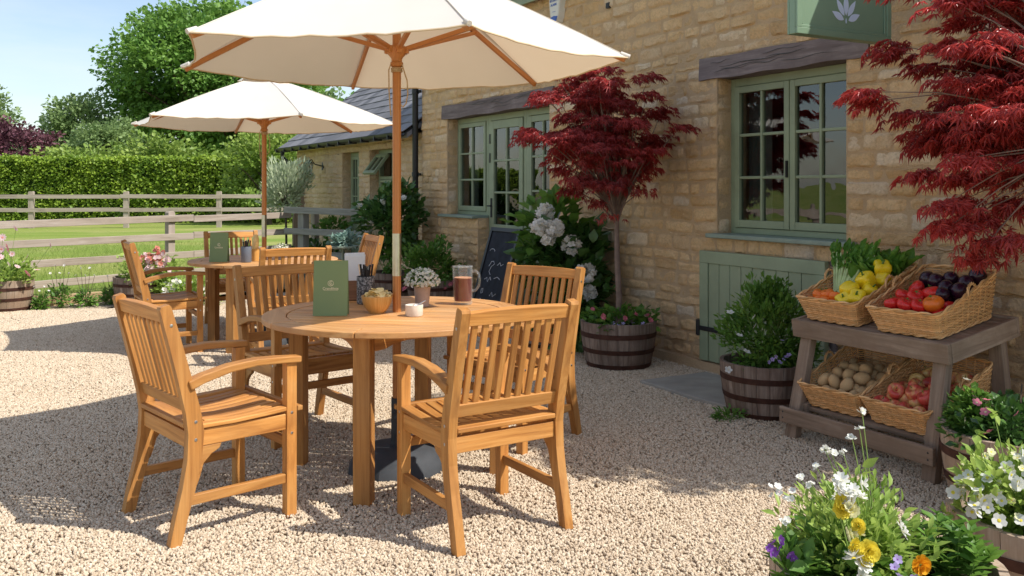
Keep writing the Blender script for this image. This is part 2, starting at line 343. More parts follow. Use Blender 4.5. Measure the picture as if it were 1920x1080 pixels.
def unit(a): a = np.asarray(a, float); return a/np.maximum(np.linalg.norm(a, axis=-1, keepdims=True), 1e-9)
def scatter(name, mats, P, F, Nn, S, tpl, parent=None, smooth=False, world=False):
    tv, tf, tm = tpl; tv = np.array(tv, float); P = np.asarray(P, float); n = len(P)
    if n == 0: P = np.zeros((1, 3)); n = 1; F = np.array([[0, 1, 0]]); Nn = np.array([[0, 0, 1]]); S = np.array([.001])
    F = unit(np.broadcast_to(F, P.shape)); Nn = np.broadcast_to(Nn, P.shape)
    X = unit(np.cross(F, Nn)); Z = np.cross(X, F); S = np.broadcast_to(S, (n,))
    V = P[:, None, :]+S[:, None, None]*(tv[None, :, 0:1]*X[:, None]+tv[None, :, 1:2]*F[:, None]+tv[None, :, 2:3]*Z[:, None])
    V = V.reshape(-1, 3); k = len(tv); base = np.arange(n)*k
    lens = np.array([len(f) for f in tf]); flat = np.concatenate([np.array(f) for f in tf])
    loops = (base[:, None]+flat[None]).ravel(); ls = np.tile(lens, n); st = np.concatenate([[0], np.cumsum(ls)[:-1]])
    me = bpy.data.meshes.new(name); me.vertices.add(len(V)); me.vertices.foreach_set('co', V.ravel().astype(np.float32))
    me.loops.add(len(loops)); me.loops.foreach_set('vertex_index', loops.astype(np.int32))
    me.polygons.add(len(ls)); me.polygons.foreach_set('loop_start', st.astype(np.int32)); me.polygons.foreach_set('loop_total', ls.astype(np.int32))
    for m in (mats if isinstance(mats, (list, tuple)) else [mats]): me.materials.append(m)
    if tm is not None: me.polygons.foreach_set('material_index', np.tile(np.array(tm, np.int32), n))
    me.update(calc_edges=True)
    if smooth: me.shade_smooth()
    o = bpy.data.objects.new(name, me); COL.objects.link(o); o.parent = parent
    return o
def rdir(n): return unit(rng.normal(size=(n, 3)))
def clumped(n, c, rad, K, cr, shell=(.45, 1.0), zmin=None):
    c = np.array(c); rad = np.array(rad); d = rdir(K); r = rng.uniform(shell[0]**2, shell[1]**2, (K, 1))**.5
    cc = c+d*r*rad; i = rng.integers(0, K, n); g_ = rng.normal(size=(n, 3)); g_ /= np.maximum(1, np.linalg.norm(g_, axis=1, keepdims=True)/2.0); p = cc[i]+g_*np.array(cr)
    if zmin is not None: p[:, 2] = np.maximum(p[:, 2], zmin+rng.uniform(0, .02, n))
    return p, cc
UP = np.array((0, 0, 1.0))

# ------------------------------------------------------------------ camera, light, sky
cam = bpy.data.cameras.new('camera'); co = bpy.data.objects.new('camera', cam); COL.objects.link(co)
co.location = (0, 0, 1.3); co.rotation_euler = (R(90), 0, 0); cam.sensor_width = 36; cam.lens = 1700/1920*36
cam.shift_y = -190/1920; cam.clip_end = 2000; cam.clip_start = .05; sc.camera = co
SD = Vector((1.42, -.56, 1.86)).normalized()
sl = bpy.data.lights.new('sun', 'SUN'); so = bpy.data.objects.new('sun', sl); COL.objects.link(so)
sl.energy = 4.3; sl.angle = R(.55); sl.color = (1, .95, .865)
so.rotation_euler = SD.to_track_quat('Z', 'Y').to_euler()
w = bpy.data.worlds.new('World'); sc.world = w; w.use_nodes = True; nt = w.node_tree
sky = nt.nodes.new('ShaderNodeTexSky'); sky.sky_type = 'NISHITA'; sky.sun_disc = False
sky.sun_elevation = math.asin(SD.z); sky.sun_rotation = math.atan2(SD.x, SD.y); sky.air_density = 1.0; sky.dust_density = .9; sky.ozone_density = 1.0
bg = nt.nodes['Background']
tc = nt.nodes.new('ShaderNodeTexCoord'); mp = nt.nodes.new('ShaderNodeMapping'); mp.inputs['Scale'].default_value = (1.2, 1.2, 6); mp.inputs['Location'].default_value = (3.1, .4, .2)
ns = nt.nodes.new('ShaderNodeTexNoise'); ns.inputs['Scale'].default_value = 1.6; ns.inputs['Detail'].default_value = 6; ns.inputs['Roughness'].default_value = .6
rp = nt.nodes.new('ShaderNodeValToRGB'); rp.color_ramp.elements[0].color = (.10, .10, .10, 1); rp.color_ramp.elements[0].position = .42; rp.color_ramp.elements[1].position = .85; rp.color_ramp.elements[1].color = (.6, .6, .6, 1)
mx = nt.nodes.new('ShaderNodeMix'); mx.data_type = 'RGBA'; mx.inputs[7].default_value = (6.0, 6.05, 6.0, 1)
nt.links.new(tc.outputs['Generated'], mp.inputs[0]); nt.links.new(mp.outputs[0], ns.inputs['Vector']); nt.links.new(ns.outputs['Fac'], rp.inputs[0])
nt.links.new(rp.outputs[0], mx.inputs[0]); nt.links.new(sky.outputs[0], mx.inputs[6]); nt.links.new(mx.outputs[2], bg.inputs['Color'])
bg.inputs['Strength'].default_value = .14
sc.view_settings.view_transform = 'Standard'; sc.view_settings.look = 'None'; sc.view_settings.exposure = .35; sc.view_settings.gamma = 1
sc.cycles.max_bounces = 6; sc.cycles.diffuse_bounces = 4; sc.cycles.transparent_max_bounces = 24; sc.cycles.transmission_bounces = 6; sc.cycles.glossy_bounces = 3
sc.cycles.use_denoising = True

# wall frame: x along the wall to the right, y into the building, z up
P0 = Vector((1.394, 6.4, 0)); WR = Vector((.492, -.8706, 0)); WN = Vector((-.8706, -.492, 0)); RZ = math.atan2(WR.y, WR.x)
def W(u, n, z=0): return P0+WR*u+WN*n+Vector((0, 0, z))

# ------------------------------------------------------------------ ground
def sheet(name, pts, z, mat):
    mb = MB(); mb.add([(x, y, z) for x, y in pts], [tuple(range(len(pts)))]); o = mb.build(name, mat, recalc=False); o['kind'] = 'structure'; return o
sheet('field', [(-400, -300), (400, -300), (400, 900), (-400, 900)], -.006, M['grass'])
E0 = Vector((-5.2, 9.75, 0)); ED = Vector((.783, .622, 0)).normalized()
eL = E0-ED*16; eR = E0+ED*4.3; wE = W(-7.3, -.05); wF = W(9, -.05)
sheet('gravel', [(eL.x, eL.y), (-18, -9), (wF.x+2, -9), (wF.x, wF.y), (wE.x, wE.y), (eR.x, eR.y)], 0, M['gravel'])

# loose gravel stones, uncountable
def gravel_stones():
    pts = [(-3.1, 2.2), (2.6, 2.2), (2.75, 3.9), (W(-1.5, .02).x, W(-1.5, .02).y), (W(-4.6, .02).x, W(-4.6, .02).y), (-2.2, 10.2), (-5.3, 9.4), (-4.9, 6)]
    mb = MB(); st = .08
    def ins(x, y):
        c_ = False
        for i in range(len(pts)):
            (x1, y1), (x2, y2) = pts[i], pts[i-1]
            if (y1 > y) != (y2 > y) and x < (x2-x1)*(y-y1)/(y2-y1)+x1: c_ = not c_
        return c_
    def gz(x, y): return .002+max(0, .011*noise.noise(Vector((x*1.7, y*1.7, 2)))+.007*noise.noise(Vector((x*5, y*5, 7)))+.004)
    for i in range(80):
        for j in range(105):
            x, y = -5.4+i*.105, 2.1+j*st
            if ins(x+.05, y+.04): mb.add([(x, y, gz(x, y)), (x+.105, y, gz(x+.105, y)), (x+.105, y+st, gz(x+.105, y+st)), (x, y+st, gz(x, y+st))], [(0, 1, 2, 3)])
    o = mb.build('gravel_stones', M['gravel'], recalc=False)
    tag(o, 'pale beige loose gravel stones covering the yard', 'gravel', kind='stuff')
    ng = bpy.data.node_groups.new('gravel_stones', 'GeometryNodeTree')
    ng.interface.new_socket('Geometry', in_out='INPUT', socket_type='NodeSocketGeometry'); ng.interface.new_socket('Geometry', in_out='OUTPUT', socket_type='NodeSocketGeometry')
    N = ng.nodes.new; L = ng.links.new
    gi = N('NodeGroupInput'); go = N('NodeGroupOutput'); d = N('GeometryNodeDistributePointsOnFaces'); d.inputs['Density'].default_value = 9800
    ico = N('GeometryNodeMeshIcoSphere'); ico.inputs['Radius'].default_value = .0065; ico.inputs['Subdivisions'].default_value = 1
    sm = N('GeometryNodeSetMaterial'); sm.inputs['Material'].default_value = M['pebble']
    ip = N('GeometryNodeInstanceOnPoints')
    rr = N('FunctionNodeRandomValue'); rr.data_type = 'FLOAT_VECTOR'; rr.inputs[1].default_value = (6.28, 6.28, 6.28)
    rs = N('FunctionNodeRandomValue'); rs.data_type = 'FLOAT_VECTOR'; rs.inputs[0].default_value = (.7, .6, .55); rs.inputs[1].default_value = (1.4, 1.15, 1.0); rs.inputs['Seed'].default_value = 4
    L(gi.outputs[0], d.inputs['Mesh']); L(d.outputs['Points'], ip.inputs['Points']); L(ico.outputs['Mesh'], sm.inputs['Geometry']); L(sm.outputs[0], ip.inputs['Instance'])
    L(rr.outputs[0], ip.inputs['Rotation']); L(rs.outputs[0], ip.inputs['Scale']); L(ip.outputs[0], go.inputs[0])
    md = o.modifiers.new('stones', 'NODES'); md.node_group = ng
gravel_stones()

# grass blades
n = 60000; P = np.stack([rng.uniform(-9.5, -1.8, n), 9.2+rng.uniform(0, 1, n)**1.4*12, np.zeros(n)], 1)
P[:, 0] = P[:, 0]*(P[:, 1]/11)
sd = np.array([(p[0]-E0.x)*(-ED.y)+(p[1]-E0.y)*ED.x for p in P])
wd = (P[:, 0]-P0.x)*WN.x+(P[:, 1]-P0.y)*WN.y
P = P[(sd > .06) & (wd > .1)]; n = len(P)
tag(scatter('grass_blades', M['blade'], P, unit(rng.normal(size=(n, 3))*.45+UP), rdir(n), rng.uniform(.035, .09, n), T_blade()), 'short green grass of the paddock behind the timber edging', 'grass', kind='stuff')

# sleeper edging
ed = empty('timber_edging', tuple(E0), math.atan2(ED.y, ED.x), 'low pale timber sleeper edging between gravel and paddock', 'edging')
mb = MB()
for k in range(-6, 2): mb.bb(k*2.4+.01, (k+1)*2.4-.01, 0, .07, -.03, .115)
mb.build('sleeper', M['sleeper'], ed, .006)

# ------------------------------------------------------------------ fences
def fence(name, label, p0, p1, zs, rh, posts, pw, ph, mat, front=-1, rt=.03):
    p0 = Vector(p0); p1 = Vector(p1); d = p1-p0; L = d.length
    e = empty(name, tuple(p0), math.atan2(d.y, d.x), label, 'fence')
    for z in zs:
        mb = MB(); x = 0; k = 0
        while x < L-.1:
            x2 = min(L, x+3.1); w0 = .012*math.sin(x*1.7+z*9); mb.beam((x+.004, front*(rt/2+.001), z+w0), (x2, front*(rt/2+.001), z-w0*.6), rt, rh); x = x2
        mb.build('rail', mat, e, .004)
    for x in posts:
        mb = MB(); mb.slab([(-pw/2, -.05), (pw/2, -.05), (pw/2, ph-.02), (pw/2-.02, ph), (-pw/2+.02, ph), (-pw/2, ph-.02)], pw*.9, Matrix(((1, 0, 0, x), (0, 0, 1, 0), (0, 1, 0, 0), (0, 0, 0, 1))), grain=1)
        mb.build('post', mat, e, .004)
    return e
fd = Vector((.607, .795, 0))
fence('rail_fence', 'weathered grey four rail wooden fence nearest the gravel yard', Vector((-5.65, 10, 0))-fd*10, Vector((-5.65, 10, 0))+fd*4.0, (.19, .42, .655, .885), .085, [2.4, 4.8, 7.2, 9.6-.2, 12.1, 14.6-.1][:6], .095, .985, M['fence'])
fence('rail_fence', 'distant wooden fence in front of the clipped hedge', (-34, 26.5, 0), (-6.6, 29.3, 0), (.57, .985), .125, [19.0-2.87*i for i in range(-3, 7)], .15, 1.15, M['fence'])
fence('rail_fence', 'dark grey rail fence in front of the lean-to green door', (-3.25, 13.0, 0), (-1.86, 11.95, 0), (.36, .67, .96), .09, [.33, 1.6], .12, 1.0, M['fence_dark'])

# ------------------------------------------------------------------ buildings
def cells(mb, u0, u1, z0, z1, holes, y0, y1, mi=0):
    us = sorted({u0, u1, *[h[0] for h in holes], *[h[1] for h in holes]}); zs = sorted({z0, z1, *[h[2] for h in holes], *[h[3] for h in holes]})
    us = [u for u in us if u0 <= u <= u1]; zs = [z for z in zs if z0 <= z <= z1]
    for a, b in zip(us, us[1:]):
        for c, d in zip(zs, zs[1:]):
            m = ((a+b)/2, (c+d)/2)
            if any(h[0] < m[0] < h[1] and h[2] < m[1] < h[3] for h in holes): continue
            mb.bb(a, b, y0, y1, c, d, mi)
def stones(mb, M4, w, h, holes, hc=(.062, .112), lc=(.11, .36), dep=.024, mi=0, seed=0, x0=0, z0=0, warp=.014):
    rnd = random.Random(seed)
    zs = sorted({z0, h, *[q for k in holes for q in (k[2], k[3]) if z0 < q < h]}); rows = []
    for a, b in zip(zs, zs[1:]):
        hs = []; 
        while sum(hs) < (b-a)-.03: hs.append(rnd.uniform(*hc))
        if not hs: hs = [1]
        k = (b-a)/sum(hs); z = a
        for q in hs: rows.append((z, z+q*k)); z += q*k
    for za, zb in rows:
        zm = (za+zb)/2; cuts = sorted([(k[0], k[1]) for k in holes if k[2] < zm < k[3]]); iv = []; x = x0
        for a, b in cuts:
            if a > x: iv.append((x, a))
            x = max(x, b)
        if x < w: iv.append((x, w))
        for a, b in iv:
            ls = []
            while sum(ls) < (b-a): ls.append(rnd.uniform(*lc)*(.7 if rnd.random() < .3 else 1))
            k = (b-a)/sum(ls); x = a
            for l in ls:
                xa, xb = x, x+l*k; x = xb
                j = rnd.uniform(.001, .0045); nx = max(4, int((xb-xa)/.022)); nz = 6; dd = dep*rnd.uniform(.1, .75); tl = rnd.uniform(-.5, .5)*dep
                vs = []; sx = rnd.uniform(0, 99)
                for iz in range(nz+1):
                    for ix in range(nx+1):
                        fx = ix/nx; fz = iz/nz; px = xa+j+(xb-xa-2*j)*fx; pz = za+j+(zb-za-2*j)*fz
                        ex = min(fx, 1-fx)*(xb-xa); ez = min(fz, 1-fz)*(zb-za); e = min(1, min(ex, ez)/.013); e = math.sin(e*math.pi/2)
                        cz = .22*(zb-za)*(max(0, 1-ex/.022))**2*(.5-fz)  # round corners
                        nn = noise.noise(Vector((px*11+sx, pz*13, sx)))+.6*noise.noise(Vector((px*30, pz*38, sx)))+.3*noise.noise(Vector((px*80, pz*80, sx)))
                        wz = warp*noise.noise(Vector((px*2.3, pz*1.1, 3.3))); wx = warp*.8*noise.noise(Vector((px*3, pz*6, 8)))
                        jx = .009*noise.noise(Vector((px*26, pz*26, 1+sx))); jz = .010*noise.noise(Vector((px*17, pz*22, 5+sx)))
                        vs.append(M4 @ Vector((px+wx+jx, -(-.006+e*(dd+.006+nn*.014+tl*(fz-.5))), pz+wz+jz+cz)))
                fs = [(iz*(nx+1)+ix, iz*(nx+1)+ix+1, (iz+1)*(nx+1)+ix+1, (iz+1)*(nx+1)+ix) for iz in range(nz) for ix in range(nx)]
                mb.add(vs, fs, None, mi)
def sash(fr, gl, u0, u1, z0, z1, y, cols, rows, st=.045, bar=.02, d=.045, zp=None, rail=None):
    """one glazed leaf: stiles, rails, glazing bars into fr; panes into gl; zp = top of the boarded lower panel"""
    fr.bb(u0, u0+st, y, y+d, z0, z1); fr.bb(u1-st, u1, y, y+d, z0, z1)
    rl = rail or st; fr.bb(u0+st, u1-st, y, y+d, z1-rl, z1); fr.bb(u0+st, u1-st, y, y+d, z0, z0+rl*1.15)
    a, b, c, e = u0+st, u1-st, z0+rl*1.15, z1-rl
    if zp:
        fr.bb(a, b, y, y+d, zp, zp+.09); nb = max(3, int((b-a)/.075))
        for i in range(nb): fr.bb(a+(b-a)*i/nb+.002, a+(b-a)*(i+1)/nb-.002, y+.014, y+.034, c, zp)
        c = zp+.09
    for i in range(1, cols): x = a+(b-a)*i/cols; fr.bb(x-bar/2, x+bar/2, y+.004, y+d-.006, c, e)
    for i in range(1, rows):
        z = c+(e-c)*i/rows
        for q in range(cols): fr.bb(a+(b-a)*q/cols+(bar/2 if q else 0), a+(b-a)*(q+1)/cols-(bar/2 if q < cols-1 else 0), y+.006, y+d-.008, z-bar/2, z+bar/2)
    gl.bb(a-.003, b+.003, y+.022, y+.026, c-.003, e+.003)

def slates(mb, u0, u1, y0, z0, pitch, length, sw=.25, ex=.2, seed=1):
    rnd = random.Random(seed); cp, sp = math.cos(pitch), math.sin(pitch); k = 0; s_ = 0
    rot = Matrix.Rotation(pitch, 3, 'X') @ Matrix.Rotation(R(-2.5), 3, 'X')
    while s_ < length:
        x = u0-(sw/2 if k % 2 else 0)
        while x < u1:
            xa, xb = max(u0, x)+.002, min(u1, x+sw)-.002
            if xb-xa > .03:
                c = Vector(((xa+xb)/2, y0+(s_+ex*.6)*cp, z0+(s_+ex*.6)*sp+.012+rnd.uniform(0, .004)))
                mb.box(c, (xb-xa, ex*1.45, .007), rot @ Matrix.Rotation(rnd.uniform(-.006, .006), 3, 'Z'))
            x += sw
        s_ += ex; k += 1
def gutter(mb, u0, u1, y, z, r=.055):
    poly = [(r*math.cos(a), r*math.sin(a)) for a in [math.pi+i*math.pi/8 for i in range(9)]]+[((r-.006)*math.cos(a), (r-.006)*math.sin(a)) for a in [2*math.pi-i*math.pi/8 for i in range(9)]]
    mb.slab(poly, u1-u0, Matrix(((0, 0, 1, u0), (1, 0, 0, y), (0, 1, 0, z), (0, 0, 0, 1))))

def barn():
    b = empty('stone_barn', tuple(P0), RZ, 'honey coloured stone barn with sage green door and windows', 'building')
    HW = 3.05; hw = [(.081, 1.188, .95, 2.06), (-4.30, -3.555, .97, 2.06), (-3.555, -2.14, 0, 2.06)]
    lt = [(-4.42, -2.06, 2.06, 2.2), (-.086, 1.35, 2.06, 2.2)]
    mb = MB(); cells(mb, -5.0, 3.4, 0, HW, hw, 0, .38)
    mb.bb(-5.0, -4.65, .38, 6, 0, HW); mb.bb(3.05, 3.4, .38, 6, 0, HW); mb.bb(-5, 3.4, 6, 6.3, 0, HW)
    gy = .38+2.8
    for ux in (-5.0, 3.05): mb.slab([(.0, HW), (6.3, HW), (3.15, HW+2.0)], .35, Matrix(((0, 0, 1, ux), (1, 0, 0, 0), (0, 1, 0, 0), (0, 0, 0, 1))))
    mb.bb(-5.0, 3.4, -.05, -.0015, -.02, .07)
    wl = mb.build('wall', [M['mortar']], b)
    st = MB(); stones(st, Matrix.Identity(4), 3.4, HW, hw+lt, x0=-5.0, seed=3)
    # reveals: left side of each opening, seen from the yard
    for u, z0, z1, s_ in ((.081, .95, 2.06, 5), (-4.30, .97, 2.06, 6), (-3.555, 0, .97, 7)):
        stones(st, Matrix.Translation((u, 0, 0)) @ Matrix.Rotation(R(90), 4, 'Z'), .125, z1, [], lc=(.3, .4), x0=-.004, z0=z0, seed=s_, hc=(.11, .17), dep=.008)
    stones(st, Matrix.Translation((-5.0, 0, 0)) @ Matrix.Rotation(R(-90), 4, 'Z'), 0, HW, [], x0=-3, seed=9)
    st.build('stonework', M['stone'], wl, smooth=60, recalc=False)
    for u0, u1 in ((-4.42, -2.05), (-.09, 1.36)):
        mb = MB(); n = 14; vs = []; off = random.random()*40
        for i in range(n+1):
            u = u0+(u1-u0)*i/n; a = .006*math.sin(i*1.3+u0); c = .005*math.sin(i*.9+2)
            for y, z in ((-.022, 2.052+a), (.22, 2.052), (.22, 2.205), (-.018+c*.5, 2.205+c)): vs.append((u, y, z))
        fs = [(i*4+k, i*4+(k+1) % 4, (i+1)*4+(k+1) % 4, (i+1)*4+k) for i in range(n) for k in range(4)]+[(0, 1, 2, 3), (n*4+3, n*4+2, n*4+1, n*4)]
        mb.add(vs, fs, [(v[0]+off, v[1]+off, v[2]) for v in vs])
        for q in range(9):   # drying cracks
            ua = random.uniform(u0+.1, u1-.6); z = random.uniform(2.08, 2.18); L = random.uniform(.2, .5)
            mb.tube([(ua+L*t, -.0225, z+.006*math.sin(t*9+q)+.01*t) for t in [i/8 for i in range(9)]], [.0008, .0018, .002, .0025, .002, .0018, .0015, .001, .0004], 4, 1)
        mb.build('lintel', [M['lintel'], M['black']], b, .006)
    # big window
    fr = MB(); gl = MB(); y = .125; u0, u1, z0, z1 = .081, 1.188, .975, 2.052
    fr.bb(u0, u0+.045, y, y+.07, z0, z1); fr.bb(u1-.045, u1, y, y+.07, z0, z1); fr.bb(u0+.045, u1-.045, y, y+.07, z1-.055, z1); fr.bb(u0+.045, u1-.045, y, y+.07, z0, z0+.04)
    um = (u0+u1)/2; sash(fr, gl, u0+.048, um-.003, z0+.043, z1-.058, y-.012, 2, 3); sash(fr, gl, um+.003, u1-.048, z0+.043, z1-.058, y-.012, 2, 3)
    wn = fr.build('window', M['green'], b, .004, label='large two leaf window of twelve panes'); gl.build('pane', M['glass'], wn)
    MB().bb(u0-.05, u1+.08, -.07, .13, .945, .975).build('sill', M['green_dk'], wn, .006)
    MB().bb(um-.02, um-.008, y-.03, y-.012, 1.36, 1.47).build('handle', M['black'], wn, .003)
    # side light left of door
    fr = MB(); gl = MB(); u0, u1, z0, z1 = -4.30, -3.555, .995, 2.052
    fr.bb(u0, u0+.045, y, y+.07, z0, z1); fr.bb(u1-.05, u1, y, y+.07, z0, z1); fr.bb(u0+.045, u1-.05, y, y+.07, z1-.055, z1); fr.bb(u0+.045, u1-.05, y, y+.07, z0, z0+.04)
    sash(fr, gl, u0+.048, u1-.053, z0+.043, z1-.058, y-.012, 2, 3)
    wn = fr.build('window', M['green'], b, .004, label='six pane side window left of the door'); gl.build('pane', M['glass'], wn)
    MB().bb(u0-.12, u1-.003, -.07, .13, .965, .995).build('sill', M['green_dk'], wn, .006)
    # door
    fr = MB(); gl = MB(); u0, u1 = -3.552, -2.80
    fr.bb(u0, u0+.05, y, y+.07, 0, 2.052); fr.bb(u1-.02, u1+.03, y, y+.07, 0, 2.052); fr.bb(u0+.05, u1-.02, y, y+.07, 1.99, 2.052)
    fr.build('door_frame', M['green'], b, .004)
    fr = MB(); sash(fr, gl, u0+.053, u1-.023, .03, 1.985, y-.012, 2, 3, .075, .022, .045, .82, .085)
    d = fr.build('door', M['green'], b, .004, label='half glazed sage green door with boarded lower panel'); gl.build('pane', M['glass'], d)
    mb = MB(); mb.bb(u0+.07, u0+.1, y-.02, y-.011, .98, 1.18); mb.tube([(u0+.085, y-.02, 1.1), (u0+.085, y-.06, 1.1), (u0+.16, y-.06, 1.1)], .008, 8); mb.build('handle', M['black'], d)
    for z in (.35, 1.55, 1.75): MB().bb(u0+.045, u0+.06, y-.02, y-.002, z, z+.1).build('hinge', M['black'], d)
    fr = MB(); gl = MB(); u0, u1 = -2.77, -2.14
    fr.bb(u0, u0+.05, y, y+.07, 0, 2.052); fr.bb(u1-.05, u1, y, y+.07, 0, 2.052); fr.bb(u0+.05, u1-.05, y, y+.07, 1.99, 2.052)
    sash(fr, gl, u0+.053, u1-.053, .03, 1.985, y-.008, 2, 4, .055, .022, .045, .5, .06)
    wn = fr.build('window', M['green'], b, .004, label='glazed green side panel right of the door, behind the maple'); gl.build('pane', M['glass'], wn)
    # dark rooms behind the glass
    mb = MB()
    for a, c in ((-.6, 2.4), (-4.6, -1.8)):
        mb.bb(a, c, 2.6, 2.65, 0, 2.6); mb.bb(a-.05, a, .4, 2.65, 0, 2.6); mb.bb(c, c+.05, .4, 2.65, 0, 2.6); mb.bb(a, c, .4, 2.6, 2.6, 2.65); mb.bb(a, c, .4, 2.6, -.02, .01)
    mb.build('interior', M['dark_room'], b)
    for ua, ub in ((.12, .34), (1.0, 1.16), (-4.26, -4.05)):
        poly = []; n = 26
        for i in range(n+1): t_ = i/n; poly.append((ua+(ub-ua)*t_, .26+.014*math.sin(t_*22)))
        for i in range(n, -1, -1): t_ = i/n; poly.append((ua+(ub-ua)*t_, .264+.014*math.sin(t_*22)))
        MB().slab(poly, 1.05, Matrix.Translation((0, 0, .98))).build('curtain', M['curtain'], b, smooth=50)
    # lower hatch door
    mb = MB(); u0, u1 = -.045, 1.075; mb.bb(u0, u1, -.055, -.018, .765, .85); mb.bb(u0, u0+.085, -.055, -.018, .08, .765); mb.bb(u1-.085, u1, -.055, -.018, .08, .765)
    nb = 9
    for i in range(nb): a = u0+.085+(u1-u0-.17)*i/nb; mb.bb(a+.002, a+(u1-u0-.17)/nb-.002, -.045, -.022, .08, .765)
    d = mb.build('hatch_door', M['green'], b, .004, label='wide boarded sage green hatch under the large window')
    mb = MB(); mb.bb(-.075, -.048, -.062, -.02, .25, .36); mb.bb(-.048, .16, -.064, -.0565, .29, .322); mb.tube([(-.05, -.06, .25), (-.05, -.06, .36)], .012, 10); mb.build('strap_hinge', M['black'], d, .002)
    MB().bb(1.078, 1.13, -.016, .0, .08, .86).build('hatch_jamb', M['lintel'], b, .003)
    # roof
    mb = MB(); slates(mb, -5.12, 3.5, -.13, HW+.10, R(33), 4.1, .3, .26, 4)
    mb.slab([(-.09, HW+.08), (3.15, HW+.08+3.35*math.tan(R(33))), (6.5, HW+.08), (6.5, HW-.04), (3.15, HW-.06+3.35*math.tan(R(33))), (-.09, HW-.04)], 8.6, Matrix(((0, 0, 1, -5.1), (1, 0, 0, 0), (0, 1, 0, 0), (0, 0, 0, 1))))
    mb.build('roof', M['slate'], b)
    MB().bb(-5.1, 3.5, -.115, -.09, HW-.05, HW+.10).build('fascia', M['green'], b, .003)
    g = MB(); gutter(g, -5.12, 3.5, -.165, HW+.1, .048); g.build('gutter', M['black'], b, smooth=40)
    mb = MB(); mb.tube([(-5.04, -.165, HW+.04), (-5.04, -.165, HW-.06), (-5.04, -.07, HW-.3), (-5.04, -.07, .02)], .036, 12)
    for z in (.4, 1.42, 2.4): mb.tube([(-5.04, -.07, z), (-5.04, -.07, z+.05)], .043, 12); mb.bb(-5.04, -4.95, -.055, -.03, z+.01, z+.04)
    mb.build('downpipe', M['black'], b, smooth=40)
    mb = MB(); mb.bb(-1.23, -1.18, -.022, .01, 2.765, 2.81)
    for k in range(4): mb.bb(-1.224, -1.186, -.025, -.0225, 2.77+.010*k, 2.775+.010*k)
    mb.build('wall_vent', M['black'], b, .003, label='small dark square vent high in the wall')
    return b
BARN = barn()

